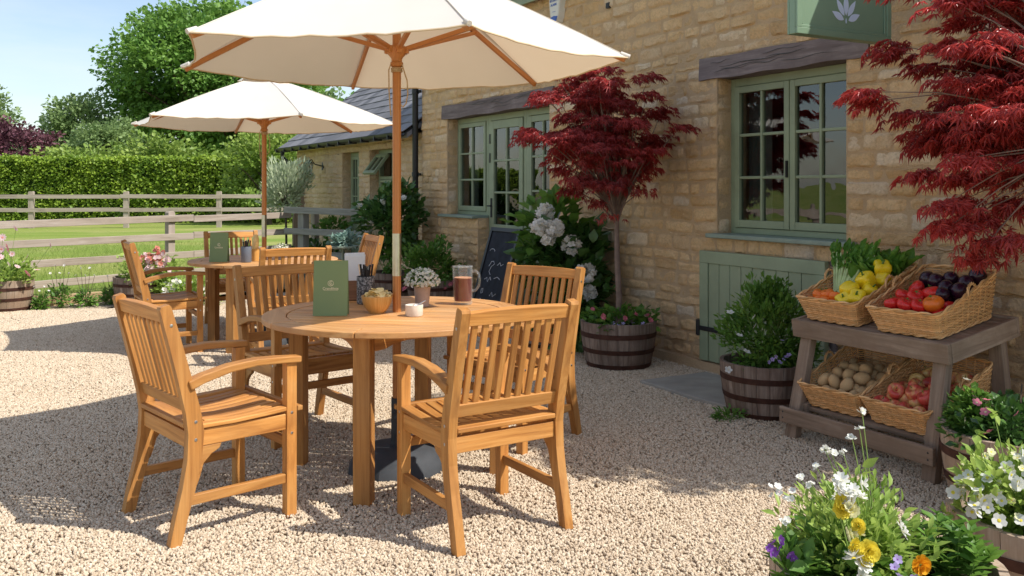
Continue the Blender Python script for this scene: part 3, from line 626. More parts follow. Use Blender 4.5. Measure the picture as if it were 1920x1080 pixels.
def shed():
    b = empty('stone_lean_to', tuple(P0+WR*-5.05), RZ, 'low stone outbuilding with slate roof beyond the barn', 'building')
    # local x from 0 leftwards to -5.35
    H = 1.95; hl = [(-3.0, -2.28, 0, 1.80), (-1.86, -.86, .95, 1.80)]; Y = .06
    mb = MB(); cells(mb, -5.35, .0, 0, H, hl, Y, Y+.3); mb.bb(-5.35, -5.05, Y+.3, 4.4, 0, H)
    mb.slab([(Y, H), (4.4, H), (2.23, H+1.62)], .3, Matrix(((0, 0, 1, -5.35), (1, 0, 0, 0), (0, 1, 0, 0), (0, 0, 0, 1))))
    mb.bb(-5.35, 0, 4.4, 4.7, 0, H)
    w = mb.build('wall', M['mortar'], b)
    st = MB(); stones(st, Matrix.Translation((0, Y, 0)), 0, H, hl, x0=-5.35, seed=21, lc=(.12, .34))
    for u in (-3.0, -1.86):
        stones(st, Matrix.Translation((u, Y, 0)) @ Matrix.Rotation(R(90), 4, 'Z'), .13, 1.8, [], lc=(.3, .4), x0=0, seed=int(-u*10), dep=.008)
    st.build('stonework', M['stone_old'], w, smooth=60, recalc=False)
    fr = MB(); gl = MB(); y = Y+.13; fr.bb(-3, -2.95, y, y+.06, 0, 1.8); fr.bb(-2.33, -2.28, y, y+.06, 0, 1.8); fr.bb(-2.95, -2.33, y, y+.06, 1.75, 1.8)
    sash(fr, gl, -2.947, -2.643, .02, 1.747, y-.01, 2, 3, .05, .02, .04, .8); sash(fr, gl, -2.637, -2.333, .02, 1.747, y-.01, 2, 3, .05, .02, .04, .8)
    d = fr.build('door', M['green'], b, .003, label='narrow glazed green double door'); gl.build('pane', M['glass'], d)
    fr = MB(); gl = MB(); fr.bb(-1.86, -1.81, y, y+.06, .98, 1.8); fr.bb(-.91, -.86, y, y+.06, .98, 1.8); fr.bb(-1.81, -.91, y, y+.06, 1.75, 1.8); fr.bb(-1.81, -.91, y, y+.06, .98, 1.02); fr.bb(-1.38, -1.34, y, y+.06, 1.02, 1.75); fr.bb(-1.81, -1.38, y, y+.06, 1.4, 1.44)
    sash(fr, gl, -1.807, -1.383, 1.023, 1.397, y-.01, 2, 1, .04, .02, .04); sash(fr, gl, -1.337, -.913, 1.023, 1.747, y-.01, 2, 2, .04, .02, .04)
    wn = fr.build('window', M['green'], b, .003); gl.build('pane', M['glass'], wn); MB().bb(-1.92, -.80, -.05, y, .945, .975).build('sill', M['green_dk'], wn, .004)
    fr = MB(); gl = MB(); sash(fr, gl, -.21, .21, -.33, 0, 0, 2, 1, .04, .02, .04); c = fr.build('open_casement', M['green'], b, .003, label='small top casement propped open'); c.location = (-1.597, y-.055, 1.745); c.rotation_euler = (R(-38), 0, 0)
    gl.build('pane', M['glass'], c)
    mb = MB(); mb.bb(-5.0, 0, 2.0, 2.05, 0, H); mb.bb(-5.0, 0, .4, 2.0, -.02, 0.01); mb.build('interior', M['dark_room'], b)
    mb = MB(); slates(mb, -5.5, .0, -.20, H+.0, R(37), 2.95, .27, .21, 8)
    mb.slab([(-.16, H-.01), (2.23, H-.01+2.39*math.tan(R(37))), (4.8, H+.0), (4.8, H-.06), (2.23, H-.07+2.39*math.tan(R(37))), (-.16, H-.07)], 5.44, Matrix(((0, 0, 1, -5.46), (1, 0, 0, 0), (0, 1, 0, 0), (0, 0, 0, 1))))
    mb.build('roof', M['slate'], b)
    g = MB(); gutter(g, -5.52, -.02, -.235, H-.01, .05)
    for k in range(12): x = -5.4+k*.46; g.slab([(-.012, .0), (.012, 0), (.012, .05), (-.012, .05)], .11, Matrix(((1, 0, 0, x), (0, 0, 1, -.235-.055), (0, 1, 0, H-.075), (0, 0, 0, 1))))
    gt = g.build('gutter', M['black'], b, smooth=40)
    mb = MB(); mb.tube([(-5.2, -.235, H-.06), (-5.2, -.235, H-.16), (-5.2, -.03, H-.36), (-5.2, -.03, .02)], .035, 10); mb.build('downpipe', M['black'], b, smooth=40)
    return b
SHED = shed()

# wall lantern on the lean-to
lw_ = empty('wall_lantern', tuple(W(-8.95, .0, 1.62)), RZ, 'small black lantern on the lean-to wall beside its green door', 'lantern')
mb = MB(); mb.tube([(0, .05, 0), (0, -.08, .03), (0, -.13, .10), (0, -.18, .08)], .009, 6); mb.bb(-.03, .03, .04, .056, -.06, .06); mb.build('bracket', M['black'], lw_)
mb = MB(); mb.lathe([(.05, -.14), (.055, -.13), (.05, -.125)], 6, Matrix.Translation((0, -.18, 0))); mb.lathe([(.085, .04), (.06, .06), (.012, .10), (.008, .11)], 6, Matrix.Translation((0, -.18, 0)))
for k in range(6): a = k*math.pi/3; mb.tube([(.05*math.cos(a), -.18+.05*math.sin(a), -.13), (.07*math.cos(a), -.18+.07*math.sin(a), .045)], .006, 5)
mb.build('lantern_cage', M['black'], lw_); MB().lathe([(.046, -.12), (.066, .04)], 6, Matrix.Translation((0, -.18, 0))).build('lantern_glass', M['jar_glass'], lw_)

# plank gate leaf leaning near the lean-to corner
g = empty('plank_gate', (-3.62, 15.0, 0), R(28), 'weathered vertical plank gate at the left end of the lean-to', 'gate')
mb = MB()
for k in range(6): mb.bb(k*.12, k*.12+.112, 0, .022, .08, 1.32+.12*math.sin(k*.5))
mb.build('planks', M['grey_wood'], g, .004); MB().bb(.0, .7, .024, .06, .35, .43).build('batten', M['grey_wood'], g, .004); MB().bb(0, .7, .024, .06, 1.05, 1.13).build('batten', M['grey_wood'], g, .004); MB().bb(.735, .83, -.02, .08, 0, 1.42).build('post', M['grey_wood'], g, .006)

# paving slab at the hatch
s_ = empty('paving_slab', tuple(W(.55, .40, 0)), RZ, 'flat grey stone slab on the gravel below the hatch door', 'paving slab'); s_['kind'] = 'structure'
MB().slab([(-.45, -.29), (.0, -.30), (.43, -.28), (.45, .0), (.44, .27), (-.02, .28), (-.44, .27)], .035, Matrix.Translation((0, 0, -.008))).build('stone_surface', M['slab'], s_, .006)

# ------------------------------------------------------------------ hanging sign
sg = empty('hanging_sign', tuple(W(1.56, .12, 2.08)), math.atan2(-WN.y, -WN.x), 'sage green hanging signboard with pale lotus leaf emblem, over the window', 'sign')
# local +x points into the wall; board extends to -x; local y: +y is to the left-back => face toward camera is -y
mb = MB(); mb.bb(-.72, 0, -.02, .02, 0, .62); mb.build('board', M['sign_green'], sg, .004)
for s in (-1, 1):
    mb = MB(); y0, y1 = (-.034, -.0205) if s < 0 else (.0205, .034)
    for (o_, w_, e) in ((.0, .034, 0), (.034, .016, -.006)):
        ya, yb = (y0-e, y1) if s < 0 else (y0, y1+e)
        mb.bb(-.72+o_, 0-o_, ya, yb, o_, o_+w_); mb.bb(-.72+o_, -o_, ya, yb, .62-o_-w_, .62-o_); mb.bb(-.72+o_, -.72+o_+w_, ya, yb, o_+w_, .62-o_-w_); mb.bb(-o_-w_, -o_, ya, yb, o_+w_, .62-o_-w_)
    mb.build('moulding', M['sign_green'], sg, .003)
mb = MB()
def petal2(mb, cx, cz, ang, L, wd):
    pts = []
    for i in range(9): t_ = i/8; pts.append((L*t_, wd*math.sin(math.pi*t_**.85)))
    for i in range(7, 0, -1): t_ = i/8; pts.append((L*t_, -wd*math.sin(math.pi*t_**.85)))
    c, s = math.cos(ang), math.sin(ang)
    mb.slab([(x*c-y*s, x*s+y*c) for x, y in pts], .0015, Matrix(((1, 0, 0, cx), (0, 0, 1, -.0218), (0, 1, 0, cz), (0, 0, 0, 1))))
cx = -.345
petal2(mb, cx, .125, R(90), .118, .019); petal2(mb, cx+.014, .122, R(56), .105, .017); petal2(mb, cx-.014, .122, R(124), .105, .017); petal2(mb, cx+.018, .1, R(24), .095, .019); petal2(mb, cx-.018, .1, R(156), .095, .019); petal2(mb, cx, .082, R(90), .03, .005)
mb.build('emblem', M['sign_logo'], sg)
mb = MB(); mb.tube([(.12, 0, .72), (-.74, 0, .72)], .012, 8); mb.tube([(.12, 0, .95), (-.1, 0, .9), (-.5, 0, .74)], .008, 8); mb.bb(.105, .12, -.03, .03, .62, 1.0)
for x in (-.1, -.62): mb.tube([(x, 0, .72), (x, 0, .62)], .006, 6)
mb.build('bracket', M['black'], sg)

# alarm box
al = empty('alarm_box', tuple(W(-1.96, 0, 2.75)), RZ, 'white and blue shield shaped alarm box high on the barn wall', 'alarm box')
al.scale = (.85, .85, .85)
out = [(-.055, 0), (.055, 0), (.10, .07), (.13, .22), (.13, .36), (-.13, .36), (-.13, .22), (-.10, .07)]
mb = MB(); vs = [(x, .0, z) for x, z in out]+[(x*.78, -.075, .02+z*.93) for x, z in out]; n = len(out)
mb.add(vs, [tuple(range(n, 2*n))]+[(i, (i+1) % n, (i+1) % n+n, i+n) for i in range(n)]+[tuple(range(n))]); mb.build('cover', M['white_paint'], al, .01, 40)
mb = MB(); vs = [(x, y, z) for (x, y, z) in ((-.045, -.079, .026), (.045, -.079, .026), (.068, -.079, .072), (0, -.081, .082), (-.068, -.079, .072))]; vs += [(x, y+.003, z) for x, y, z in vs]
mb.add(vs, [(0, 1, 2, 3, 4), (5, 6, 7, 8, 9)]+[(i, (i+1) % 5, (i+1) % 5+5, i+5) for i in range(5)]); mb.build('blue_base', M['blue'], al)
MX = Matrix.Rotation(R(90), 4, 'X')
text('SECURITY', .034, M['blue'], al, Matrix.Translation((-.008, -.0765, .245)) @ MX, bold=.001); text('ALARM', .036, M['blue'], al, Matrix.Translation((-.008, -.0765, .2)) @ MX, bold=.001)
MB().bb(-.03, .03, -.0775, -.0755, .125, .129).build('print_line', M['blue'], al)

# ------------------------------------------------------------------ chairs
CH = (0, 0)
def make_chair():
    root = empty('garden_armchair')
    MS = Matrix(((0, 0, 1, 0), (1, 0, 0, 0), (0, 1, 0, 0), (0, 0, 0, 1)))  # (x,y,z)->(z,x,y): poly x->Y, poly y->Z, thick->X
    def strip(cl, w):
        L = []; Rr = []
        for i, (y, z) in enumerate(cl):
            a = cl[max(0, i-1)]; b = cl[min(len(cl)-1, i+1)]; dx, dz = b[0]-a[0], b[1]-a[1]; l = math.hypot(dx, dz); nx, nz = -dz/l, dx/l; ww = w[i] if isinstance(w, list) else w
            L.append((y+nx*ww/2, z+nz*ww/2)); Rr.append((y-nx*ww/2, z-nz*ww/2))
        return L+Rr[::-1]
    rear = [(-.255, 0), (-.232, .1), (-.205, .2), (-.185, .3), (-.178, .4), (-.19, .48), (-.225, .62), (-.262, .76), (-.29, .862), (-.293, .872)]
    rw = [.042, .046, .05, .055, .06, .056, .05, .046, .042, .03]
    for s in (-1, 1):
        mb = MB(); mb.slab(strip(rear, rw), .036, Matrix.Translation((s*.232-.018, 0, 0)) @ MS, grain=1)
        for (y, z) in ((-.18, .44), (-.18, .375), (-.27, .80)): mb.lathe([(.0065, 0), (.006, .0015), (.0, .002)], 10, Matrix.Translation((s*.25, y, z)) @ Matrix.Rotation(s*R(90), 4, 'Y'), 1)
        mb.build('leg', [M['teak'], M['bolt']], root, .004)
        mb = MB(); mb.bb(s*.227-.02, s*.227+.02, .187, .229, 0, .605)
        for z in (.41, .33): mb.lathe([(.006, 0), (.0055, .0015), (.0, .002)], 10, Matrix.Translation((s*.247, .208, z)) @ Matrix.Rotation(s*R(90), 4, 'Y'), 1)
        mb.build('leg', [M['teak'], M['bolt']], root, .004)
        # arm: arched
        arm = [(-.205, .575), (-.15, .595), (-.05, .618), (.06, .628), (.15, .624), (.245, .617)]
        mb = MB(); mb.slab(strip(arm, [.036, .034, .03, .028, .027, .026]), .05, Matrix.Translation((s*.235-.025, 0, 0)) @ MS); mb.build('armrest', M['teak'], root, .005)
        mb = MB(); mb.bb(s*.229-.011, s*.229+.011, -.222, .187, .135, .172); mb.build('stretcher', M['teak'], root, .003)
    MB().bb(-.206, .206, .198, .22, .27, .307).build('stretcher', M['teak'], root, .003)
    # seat frame
    mb = MB(); mb.bb(-.207, .207, .196, .222, .345, .41); mb.bb(-.213, .213, -.20, -.178, .34, .40)
    for s in (-1, 1):
        mb.bb(s*.229-.011, s*.229+.011, -.155, .187, .345, .407)
        br = [(-.17, .345), (-.075, .345), (-.085, .325), (-.115, .31), (-.145, .28), (-.158, .235), (-.172, .20)]
        mb.slab(br, .018, Matrix.Translation((s*.229-.009, 0, 0)) @ MS)
    mb.build('seat_frame', M['teak'], root, .003)
    # seat slats, contoured
    mb = MB(); cp = [(-.19, .425), (-.12, .418), (-.03, .413), (.06, .416), (.14, .424), (.20, .43), (.235, .427)]
    for k in range(8):
        x = -.182+k*.0465
        mb.slab(strip(cp[1:-1], .014), .0385, Matrix.Translation((x, 0, 0)) @ MS)
    for s in (-1, 1): mb.slab(strip([(-.155, .42), (-.03, .418), (.10, .423), (.185, .428)], .016), .045, Matrix.Translation((s*.227-.0225, 0, 0)) @ MS)
    mb.bb(-.25, .25, .2315, .2545, .413, .433); mb.bb(-.212, .212, -.212, -.135, .4145, .4325)
    mb.build('seat', M['teak'], root, .0035)
    # backrest: lower rail, 9 slats, top rail
    def bp(z): return -.19-(z-.48)*.2618
    mb = MB(); ang = math.atan(.2618); rot = Matrix.Rotation(ang, 3, 'X')
    mb.box((0, bp(.495), .495), (.43, .024, .05), rot)
    for k in range(9):
        x = -.180+k*.045; mb.box((x, bp(.664), .664), (.025, .014, .308), rot)
    poly = [(-.214, .812)]+[(x, .812) for x in (-.1, 0, .1)]+[(.214, .812)]+[(.214, .862), (.12, .867), (0, .869), (-.12, .867), (-.214, .862)]
    # top rail tilted with the back
    Mt = Matrix.Translation((0, bp(.83)+.012, .83)) @ Matrix.Rotation(ang, 4, 'X') @ Matrix(((1, 0, 0, 0), (0, 0, -1, 0), (0, 1, 0, -.83), (0, 0, 0, 1)))
    mb.slab(poly, .024, Mt); mb.build('backrest', M['teak'], root, .0035)
    return root
CH0 = make_chair(); first = True
def chair(x, y, f, label, group, sc_=1.0):
    global first
    o = CH0 if first else copy_tree(CH0); first = False
    o.location = (x, y, .002); o.rotation_euler = (0, 0, math.atan2(f[1], f[0])-math.pi/2); o.scale = (sc_,)*3
    tag(o, label, 'chair', group)
G1 = 'teak armchairs round the near table'; G2 = 'teak armchairs round the far table'
chair(-1.185, 3.61, (.743, .669), 'teak armchair in the left foreground, side on with slatted back to camera', G1)
chair(-.125, 3.53, (-.53, .85), 'nearest teak armchair with its slatted back in front of the beer mug', G1)
chair(-1.12, 4.80, (.62, -.78), 'shaded teak armchair behind the near table menu card', G1)
chair(.0, 4.70, (-.62, -.78), 'teak armchair between beer mug and white flowering shrub', G1)
chair(-2.74, 7.2, (.86, .5), 'teak armchair left of the far table, turned side on', G2)
chair(-2.56, 8.44, (.47, -.88), 'teak armchair behind the far menu card, against the paddock', G2)
chair(-1.65, 6.67, (-.43, .9), 'teak armchair at the near side of the far table, back toward camera', G2)
chair(-1.50, 7.98, (-.9, -.43), 'teak armchair right of the far table, back leaning before the plants', G2)

# ------------------------------------------------------------------ tables
def make_table():
    root = empty('round_table'); Rr = .60; H = .725; th = .026
    mb = MB(); n = 64; seg = 8
    for s in range(seg):
        a0 = 2*math.pi*s/seg+.003; a1 = 2*math.pi*(s+1)/seg-.003; k = 10; pl = [(Rr*math.cos(a0+(a1-a0)*i/k), Rr*math.sin(a0+(a1-a0)*i/k)) for i in range(k+1)]+[((Rr-.105)*math.cos(a1-(a1-a0)*i/k), (Rr-.105)*math.sin(a1-(a1-a0)*i/k)) for i in range(k+1)]
        am = (a0+a1)/2; c, s_ = math.cos(-am+math.pi/2), math.sin(-am+math.pi/2)
        o = len(mb.v); mb.slab(pl, th, Matrix.Translation((0, 0, H-th)))
        off = random.random()*30
        for i in range(o, len(mb.v)): x, y, z = mb.v[i]; mb.g[i] = (x*math.sin(am)*-1+y*math.cos(am)+off, x*math.cos(am)+y*math.sin(am), z)
    ri = Rr-.109; nw = 15; wd = 2*ri/nw
    for i in range(nw):
        ya = -ri+i*wd+.0028; yb = -ri+(i+1)*wd-.0028; pts = []
        for y in (ya, (ya+yb)/2, yb): pts.append((math.sqrt(max(0.0004, ri*ri-y*y)), y))
        for y in (yb, (ya+yb)/2, ya): pts.append((-math.sqrt(max(0.0004, ri*ri-y*y)), y))
        mb.slab(pts, th-.001, Matrix.Translation((0, 0, H-th)))
    mb.build('tabletop', M['teak_top'], root, .004)
    mb = MB()
    for k in range(4):
        a = k*math.pi/2; c, s = math.cos(a), math.sin(a); p = Vector((.47*c, .47*s, 0)); q = Vector((.47*math.cos(a+math.pi/2), .47*math.sin(a+math.pi/2), 0)); d = (q-p).normalized(); nrm = Vector((-d.y, d.x, 0))
        L = (q-p).length-.08; prof = [(0, .0), (0, -.075), (.05, -.07), (.1, -.05), (.16, -.042), (L-.16, -.042), (L-.1, -.05), (L-.05, -.07), (L, -.075), (L, 0)]
        o = p+d*.04; mb.slab(prof, .024, Matrix(((d.x, 0, nrm.x, o.x-nrm.x*.012), (d.y, 0, nrm.y, o.y-nrm.y*.012), (0, 1, 0, H-th-.001), (0, 0, 0, 1))))
    mb.bb(-.43, .43, -.03, .03, H-.06, H-th-.002); mb.bb(-.03, .03, .032, .43, H-.06, H-th-.002); mb.bb(-.03, .03, -.43, -.032, H-.06, H-th-.002)
    mb.build('apron', M['teak'], root, .003)
    for k in range(4):
        a = k*math.pi/2; mb = MB(); mb.box((.475*math.cos(a), .475*math.sin(a), (H-th)/2-.001), (.072, .072, H-th-.004), Matrix.Rotation(a+math.pi/4*0, 3, 'Z')); mb.build('leg', M['teak'], root, .005)
    return root
T1 = make_table(); T1.location = (-.53, 4.17, 0); T1.rotation_euler = (0, 0, R(-9)); tag(T1, 'near round teak table with crisps, flowers and beer mug on it', 'table', 'round teak tables')
T2 = copy_tree(T1); T2.location = (-2.05, 7.5, 0); T2.rotation_euler = (0, 0, R(165)); T2.scale = (1, 1, .965); tag(T2, 'far round teak table by the paddock fence with a menu standing on it', 'table', 'round teak tables')
HT = .725

# ------------------------------------------------------------------ parasols
def parasol(x, y, Rr, zt, rise, rot, zh, label, ferr):
    root = empty('garden_parasol', (x, y, 0), 0, label, 'parasol', 'cream garden parasols')
    tips = [R(rot+60*k) for k in range(6)]
    def canopy(mb, Rr, z0, rise, ins, sag, na=10, nb=14, cen=0, ph=0):
        for k in range(6):
            A = Vector((math.cos(tips[k]), math.sin(tips[k]), 0)); B = Vector((math.cos(tips[(k+1) % 6]), math.sin(tips[(k+1) % 6]), 0)); vs = []
            for i in range(na+1):
                a = cen+(1-cen)*i/na
                for j in range(nb+1):
                    b = j/nb; q = 4*b*(1-b); p = (A*(1-b)+B*b)*Rr*a*(1-ins*q*a*a)
                    z = z0+rise*(1-a)+.015*math.sin(math.pi*a)-sag*q*a*(1.3-a)*2-.012*q*a**6
                    z += .0035*math.sin(b*34+k*2+a*3)*a*q+.006*noise.noise(Vector((p.x*5, p.y*5, k)))+.006*noise.noise(Vector((b*14, a*1.5, k*3)))*a*q**.5
                    vs.append((p.x, p.y, z))
            w = nb+1; mb.add(vs, [(i*w+j, i*w+j+1, (i+1)*w+j+1, (i+1)*w+j) for i in range(na) for j in range(nb)])
            if not ph: hem.append(MB().tube(vs[-w:], .004, 5))
    hem = []; mb = MB(); canopy(mb, Rr, zt, rise, .045, .02); c = mb.build('canopy', M['canopy'], root, smooth=25, recalc=False)
    mb = MB(); canopy(mb, Rr*.2, zt+rise*.84+.018, rise*.2+.012, .03, .0, 5, 8); mb.build('vent_cap', M['canopy'], c, smooth=25, recalc=False)
    for a in tips: MB().tube([(Rr*q_*math.cos(a), Rr*q_*math.sin(a), zt+rise*(1-q_)+.015*math.sin(math.pi*q_)+.001) for q_ in [i/10 for i in range(2, 11)]], .0028, 5).build('seam', M['hem'] if 0 else M['canopy'], c, smooth=60)
    for q in hem: q.build('hem', M['hem'], c, smooth=60, recalc=False)
    mb = MB()
    for a in tips: mb.tube([(Rr*.965*math.cos(a), Rr*.965*math.sin(a), zt+.018), (Rr*1.003*math.cos(a), Rr*1.003*math.sin(a), zt+.002)], .011, 8)
    mb.build('tip_pocket', M['canopy'], c, smooth=60)
    for a in tips:
        d = Vector((math.cos(a), math.sin(a), 0)); mb = MB()
        p0 = d*.035+Vector((0, 0, zt+rise*.94-.028)); p1 = d*Rr*.985+Vector((0, 0, zt+.002-.012))
        mb.beam(p0, p1, .016, .024); mb.build('rib', M['pole'], root, .002)
        q1 = p0.lerp(p1, .50)+Vector((0, 0, -.008)); q0 = d*.035+Vector((0, 0, zh+.005)); mb = MB(); mb.beam(q0, q1, .02, .02)
        mb.lathe([(.004, -.018), (.004, .018)], 8, Matrix.Translation(q1) @ Matrix.Rotation(a, 4, 'Z') @ Matrix.Rotation(R(90), 4, 'X')); mb.build('strut', M['pole'], root, .002)
    mb = MB(); zc = zt+rise
    mb.lathe([(.0, zc+.05), (.012, zc+.045), (.02, zc+.03), (.016, zc+.012), (.02, zc)], 16); mb.build('finial', M['pole'], root, smooth=50)
    mb = MB(); mb.lathe([(.0195, .27), (.0195, ferr[0])], 20); mb.lathe([(.0198, ferr[1]), (.0198, zc)], 20); mb.build('pole', M['pole'], root, smooth=50)
    MB().lathe([(.0205, ferr[0]-.005), (.0205, ferr[1]+.005)], 24).build('ferrule', M['steel'], root, smooth=50)
    for z, nm in ((zh, 0), (zt+rise*.93-.03, 1)):
        mb = MB(); mb.lathe([(.022, z-.075), (.03, z-.07), (.03, z-.055), (.024, z-.05), (.026, z-.035), (.043, z-.015), (.046, z+.012), (.038, z+.022), (.024, z+.024)], 18)
        for a in tips: mb.box((.045*math.cos(a), .045*math.sin(a), z+.002), (.022, .026, .03), Matrix.Rotation(a, 3, 'Z'))
        mb.build('hub', M['pole'], root, .002, 35)
    mb = MB()
    def loop(dx, L, ph):
        return [(dx*(1+.9*math.sin(math.pi*t)), -.022, zh-.07-L*math.sin(math.pi*t/1.0)*1.0 if t < .5 else zh-.07-L*math.sin(math.pi*t)) for t in [i/14 for i in range(15)]]
    mb.tube([(.026, -.015, zh-.065), (.034, -.02, zh-.09), (.05, -.02, zh-.14), (.053, -.02, zh-.2), (.045, -.02, zh-.245), (.03, -.022, zh-.262), (.022, -.024, zh-.25)], .0032, 6)
    mb.tube([(-.026, -.015, zh-.065), (-.034, -.02, zh-.09), (-.033, -.02, zh-.18), (-.028, -.02, zh-.26), (-.024, -.02, zh-.3)], .0032, 6)
    for k in range(3): mb.tube([(.024*math.cos(a), .024*math.sin(a), zh-.082-.007*k) for a in [i*math.pi/8 for i in range(17)]], .0035, 5)
    mb.build('cord', M['rope'], root, smooth=60)
    mb = MB(); mb.lathe([(.0, 0), (.225, 0), (.222, .03), (.20, .075), (.17, .10), (.12, .112), (.03, .118), (.0, .118)], 14, rf=lambda a, z: 1+.02*math.cos(7*a)); mb.build('base', M['dark_grey'], root, .008, 30)
    mb = MB(); mb.lathe([(.026, .11), (.0255, .33)], 16); mb.lathe([(.006, 0), (.006, .04), (.014, .045), (.014, .06)], 8, Matrix.Translation((0, -.025, .27)) @ Matrix.Rotation(R(90), 4, 'X')); mb.build('sleeve', M['dark_grey'], root, smooth=40)
parasol(-.53, 4.17, 1.06, 1.87, .50, -9, 1.925, 'near cream parasol rising through the foreground table', (.895, 1.08))
parasol(-2.05, 7.5, 1.10, 1.817, .405, -1, 1.83, 'smaller looking white parasol over the far table', (.89, 1.06))

# ------------------------------------------------------------------ table things
def menu(x, y, z, rz, w, h, label):
    m = empty('menu_card', (x, y, z), rz, label, 'menu', 'green menu cards')
    for s in (-1, 1):
        mb = MB(); a = R(7)
        p = [(-w/2, 0), (w/2, 0), (w/2, h), (-w/2, h)]
        Mm = Matrix.Rotation(s*a, 4, 'X'); mb.slab(p, .0015, Matrix.Translation((0, s*math.sin(a)*h, .0005)) @ Mm @ Matrix(((1, 0, 0, 0), (0, 0, 1, -.0008), (0, 1, 0, 0), (0, 0, 0, 1))))
        mb.build('card', M['menu'], m)
    a = R(7); F = Matrix.Translation((0, -math.sin(a)*h, .0005)) @ Matrix.Rotation(-a, 4, 'X') @ Matrix.Translation((0, -.0017, 0)) @ MX
    mb = MB(); cy = h*.585; r = w*.085
    def ring(r, a0, a1, wd):
        n = 24; pts = [(r*math.cos(a0+(a1-a0)*i/n), cy+r*math.sin(a0+(a1-a0)*i/n)) for i in range(n+1)]; q = [((r-wd)*math.cos(a1-(a1-a0)*i/n), cy+(r-wd)*math.sin(a1-(a1-a0)*i/n)) for i in range(n+1)]
        mb.slab(pts+q, .0004, F)
    ring(r, R(60), R(350), .0022); ring(r*1.05, R(-60), R(80), .0016); ring(r*.5, R(80), R(300), .0018)
    for k in range(3): mb.slab([(-.003, cy-.008+k*.007), (.007, cy-.008+k*.007), (.007, cy-.006+k*.007), (-.003, cy-.006+k*.007)], .0004, F)
    n = 18
    for k in range(n): x0 = -w*.2+w*.42*k/n; mb.slab([(x0, h*.455), (x0+w*.016, h*.455), (x0+w*.016, h*.462), (x0, h*.462)], .0004, F)
    mb.build('emblem', M['gold'], m); text('Crandiliste', w*.105, M['gold'], m, F @ Matrix.Translation((0, h*.49, .0003)), bold=.0002)
menu(-.81, 4.06, HT, R(3), .152, .246, 'larger green menu card standing on the near table')
menu(-2.34, 7.25, .70, R(0), .145, .235, 'green menu card standing on the far table')

def cutlery(x, y, z, label, mat, r=.044, h=.135):
    c = empty('cutlery_pot', (x, y, z), 0, label, 'cutlery pot')
    MB().lathe([(r*.9, 0), (r*.97, .004), (r, h-.004), (r*.99, h), (r*.9, h), (r*.88, .01), (0, .01)], 28).build('pot', mat, c, smooth=50)
    for k in range(11):
        a = k*2.4; q = r*.6*math.sqrt((k+.5)/11); b = Vector((q*math.cos(a)*.6, q*math.sin(a)*.6, .012)); tp = Vector((q*1.5*math.cos(a), q*1.5*math.sin(a), h+.03+.035*random.random()))
        mb = MB(); md = b.lerp(tp, .62); mb.tube([b, md], .0035, 6, 0); mb.tube([md, tp], [.0045, .006] , 6, 1 if k % 3 else 0); mb.build('cutlery', [M['knife'], M['knife_dk']], c, smooth=50)
cutlery(-.72, 4.46, HT, 'grey speckled cutlery pot full of knives behind the crisps', M['speckle'])
cutlery(-2.11, 7.2, .70, 'blue grey cutlery pot on the far table beside its menu', plain('blue_grey_pot', (.14, .17, .22), .5), .04, .125)

nb_ = empty('napkin_holder', (-.80, 4.62, HT), R(8), 'brown box of white napkins half hidden behind the near menu', 'napkin holder')
MB().bb(-.06, .06, -.045, .045, 0, .10).build('holder', M['box_wood'], nb_, .004)
mb = MB()
for k in range(7): mb.box((.0, -.03+.01*k, .16+.006*(k % 3)), (.10, .006, .13), Matrix.Rotation(.05*math.sin(k*2), 3, 'Y'))
mb.build('napkins', M['paper'], nb_, .002)

bw = empty('crisp_bowl', (-.615, 4.13, HT), 0, 'wooden bowl heaped with crisps in front of the parasol pole', 'bowl')
MB().lathe([(.0, 0), (.034, 0), (.036, .004), (.052, .022), (.064, .045), (.071, .076), (.0705, .079), (.067, .078), (.06, .046), (.045, .02), (0, .014)], 36).build('bowl', M['bowl'], bw, smooth=50)
mb = MB()
for k in range(60):
    a = random.uniform(0, 6.28); q = .058*math.sqrt(random.random()); c = Vector((q*math.cos(a), q*math.sin(a), .074+.034*(1-(q/.06)**2)*random.uniform(.5, 1.1))); rot = Matrix.Rotation(random.uniform(0, 6.28), 4, 'Z') @ Matrix.Rotation(random.uniform(-1.0, 1.0), 4, 'X'); vs = []
    for i in range(5):
        for j in range(5): x = (i/2-1); y = (j/2-1); rr = max(abs(x), abs(y)); l = math.hypot(x, y) or 1; x, y = x/l*rr, y/l*rr; vs.append(c+(rot @ Vector((x*.018, y*.015, .007*x*x-.004*y*y+.0015*math.sin(3*y+k)))))
    mb.add(vs, [(i*5+j, i*5+j+1, i*5+j+6, i*5+j+5) for i in range(4) for j in range(4)])
mb.lathe([(.058, .066), (.05, .08), (.03, .092), (0, .097)], 16, rf=lambda a, z: 1+.1*math.sin(5*a)); mb.build('crisps', M['chip'], bw, smooth=60, recalc=False)
mb = MB(); mb.lathe([(.0, .0), (.012, .002), (.017, .008), (.0175, .009)], 14, Matrix.Translation((.047, -.01, .084)) @ Matrix.Diagonal((1.2, .9, 1, 1))); mb.tube([(.06, -.01, .09), (.075, -.01, .088)], .003, 6); mb.build('spoon', M['knife'], bw, smooth=60)

rk = empty('sauce_dish', (-.436, 4.04, HT), 0, 'small white sauce dish with a spoon at the front of the table', 'dish')
MB().lathe([(0, 0), (.036, 0), (.039, .004), (.040, .045), (.0405, .049), (.037, .05), (.036, .036), (0, .034)], 32).build('dish', M['ceramic'], rk, smooth=50)
MB().lathe([(.0, .041), (.036, .039)], 24).build('sauce', M['sauce'], rk)
MB().tube([(.0, -.01, .042), (.02, .0, .05), (.05, .012, .066)], [.008, .003, .003], 8).build('spoon', M['knife'], rk, smooth=60)

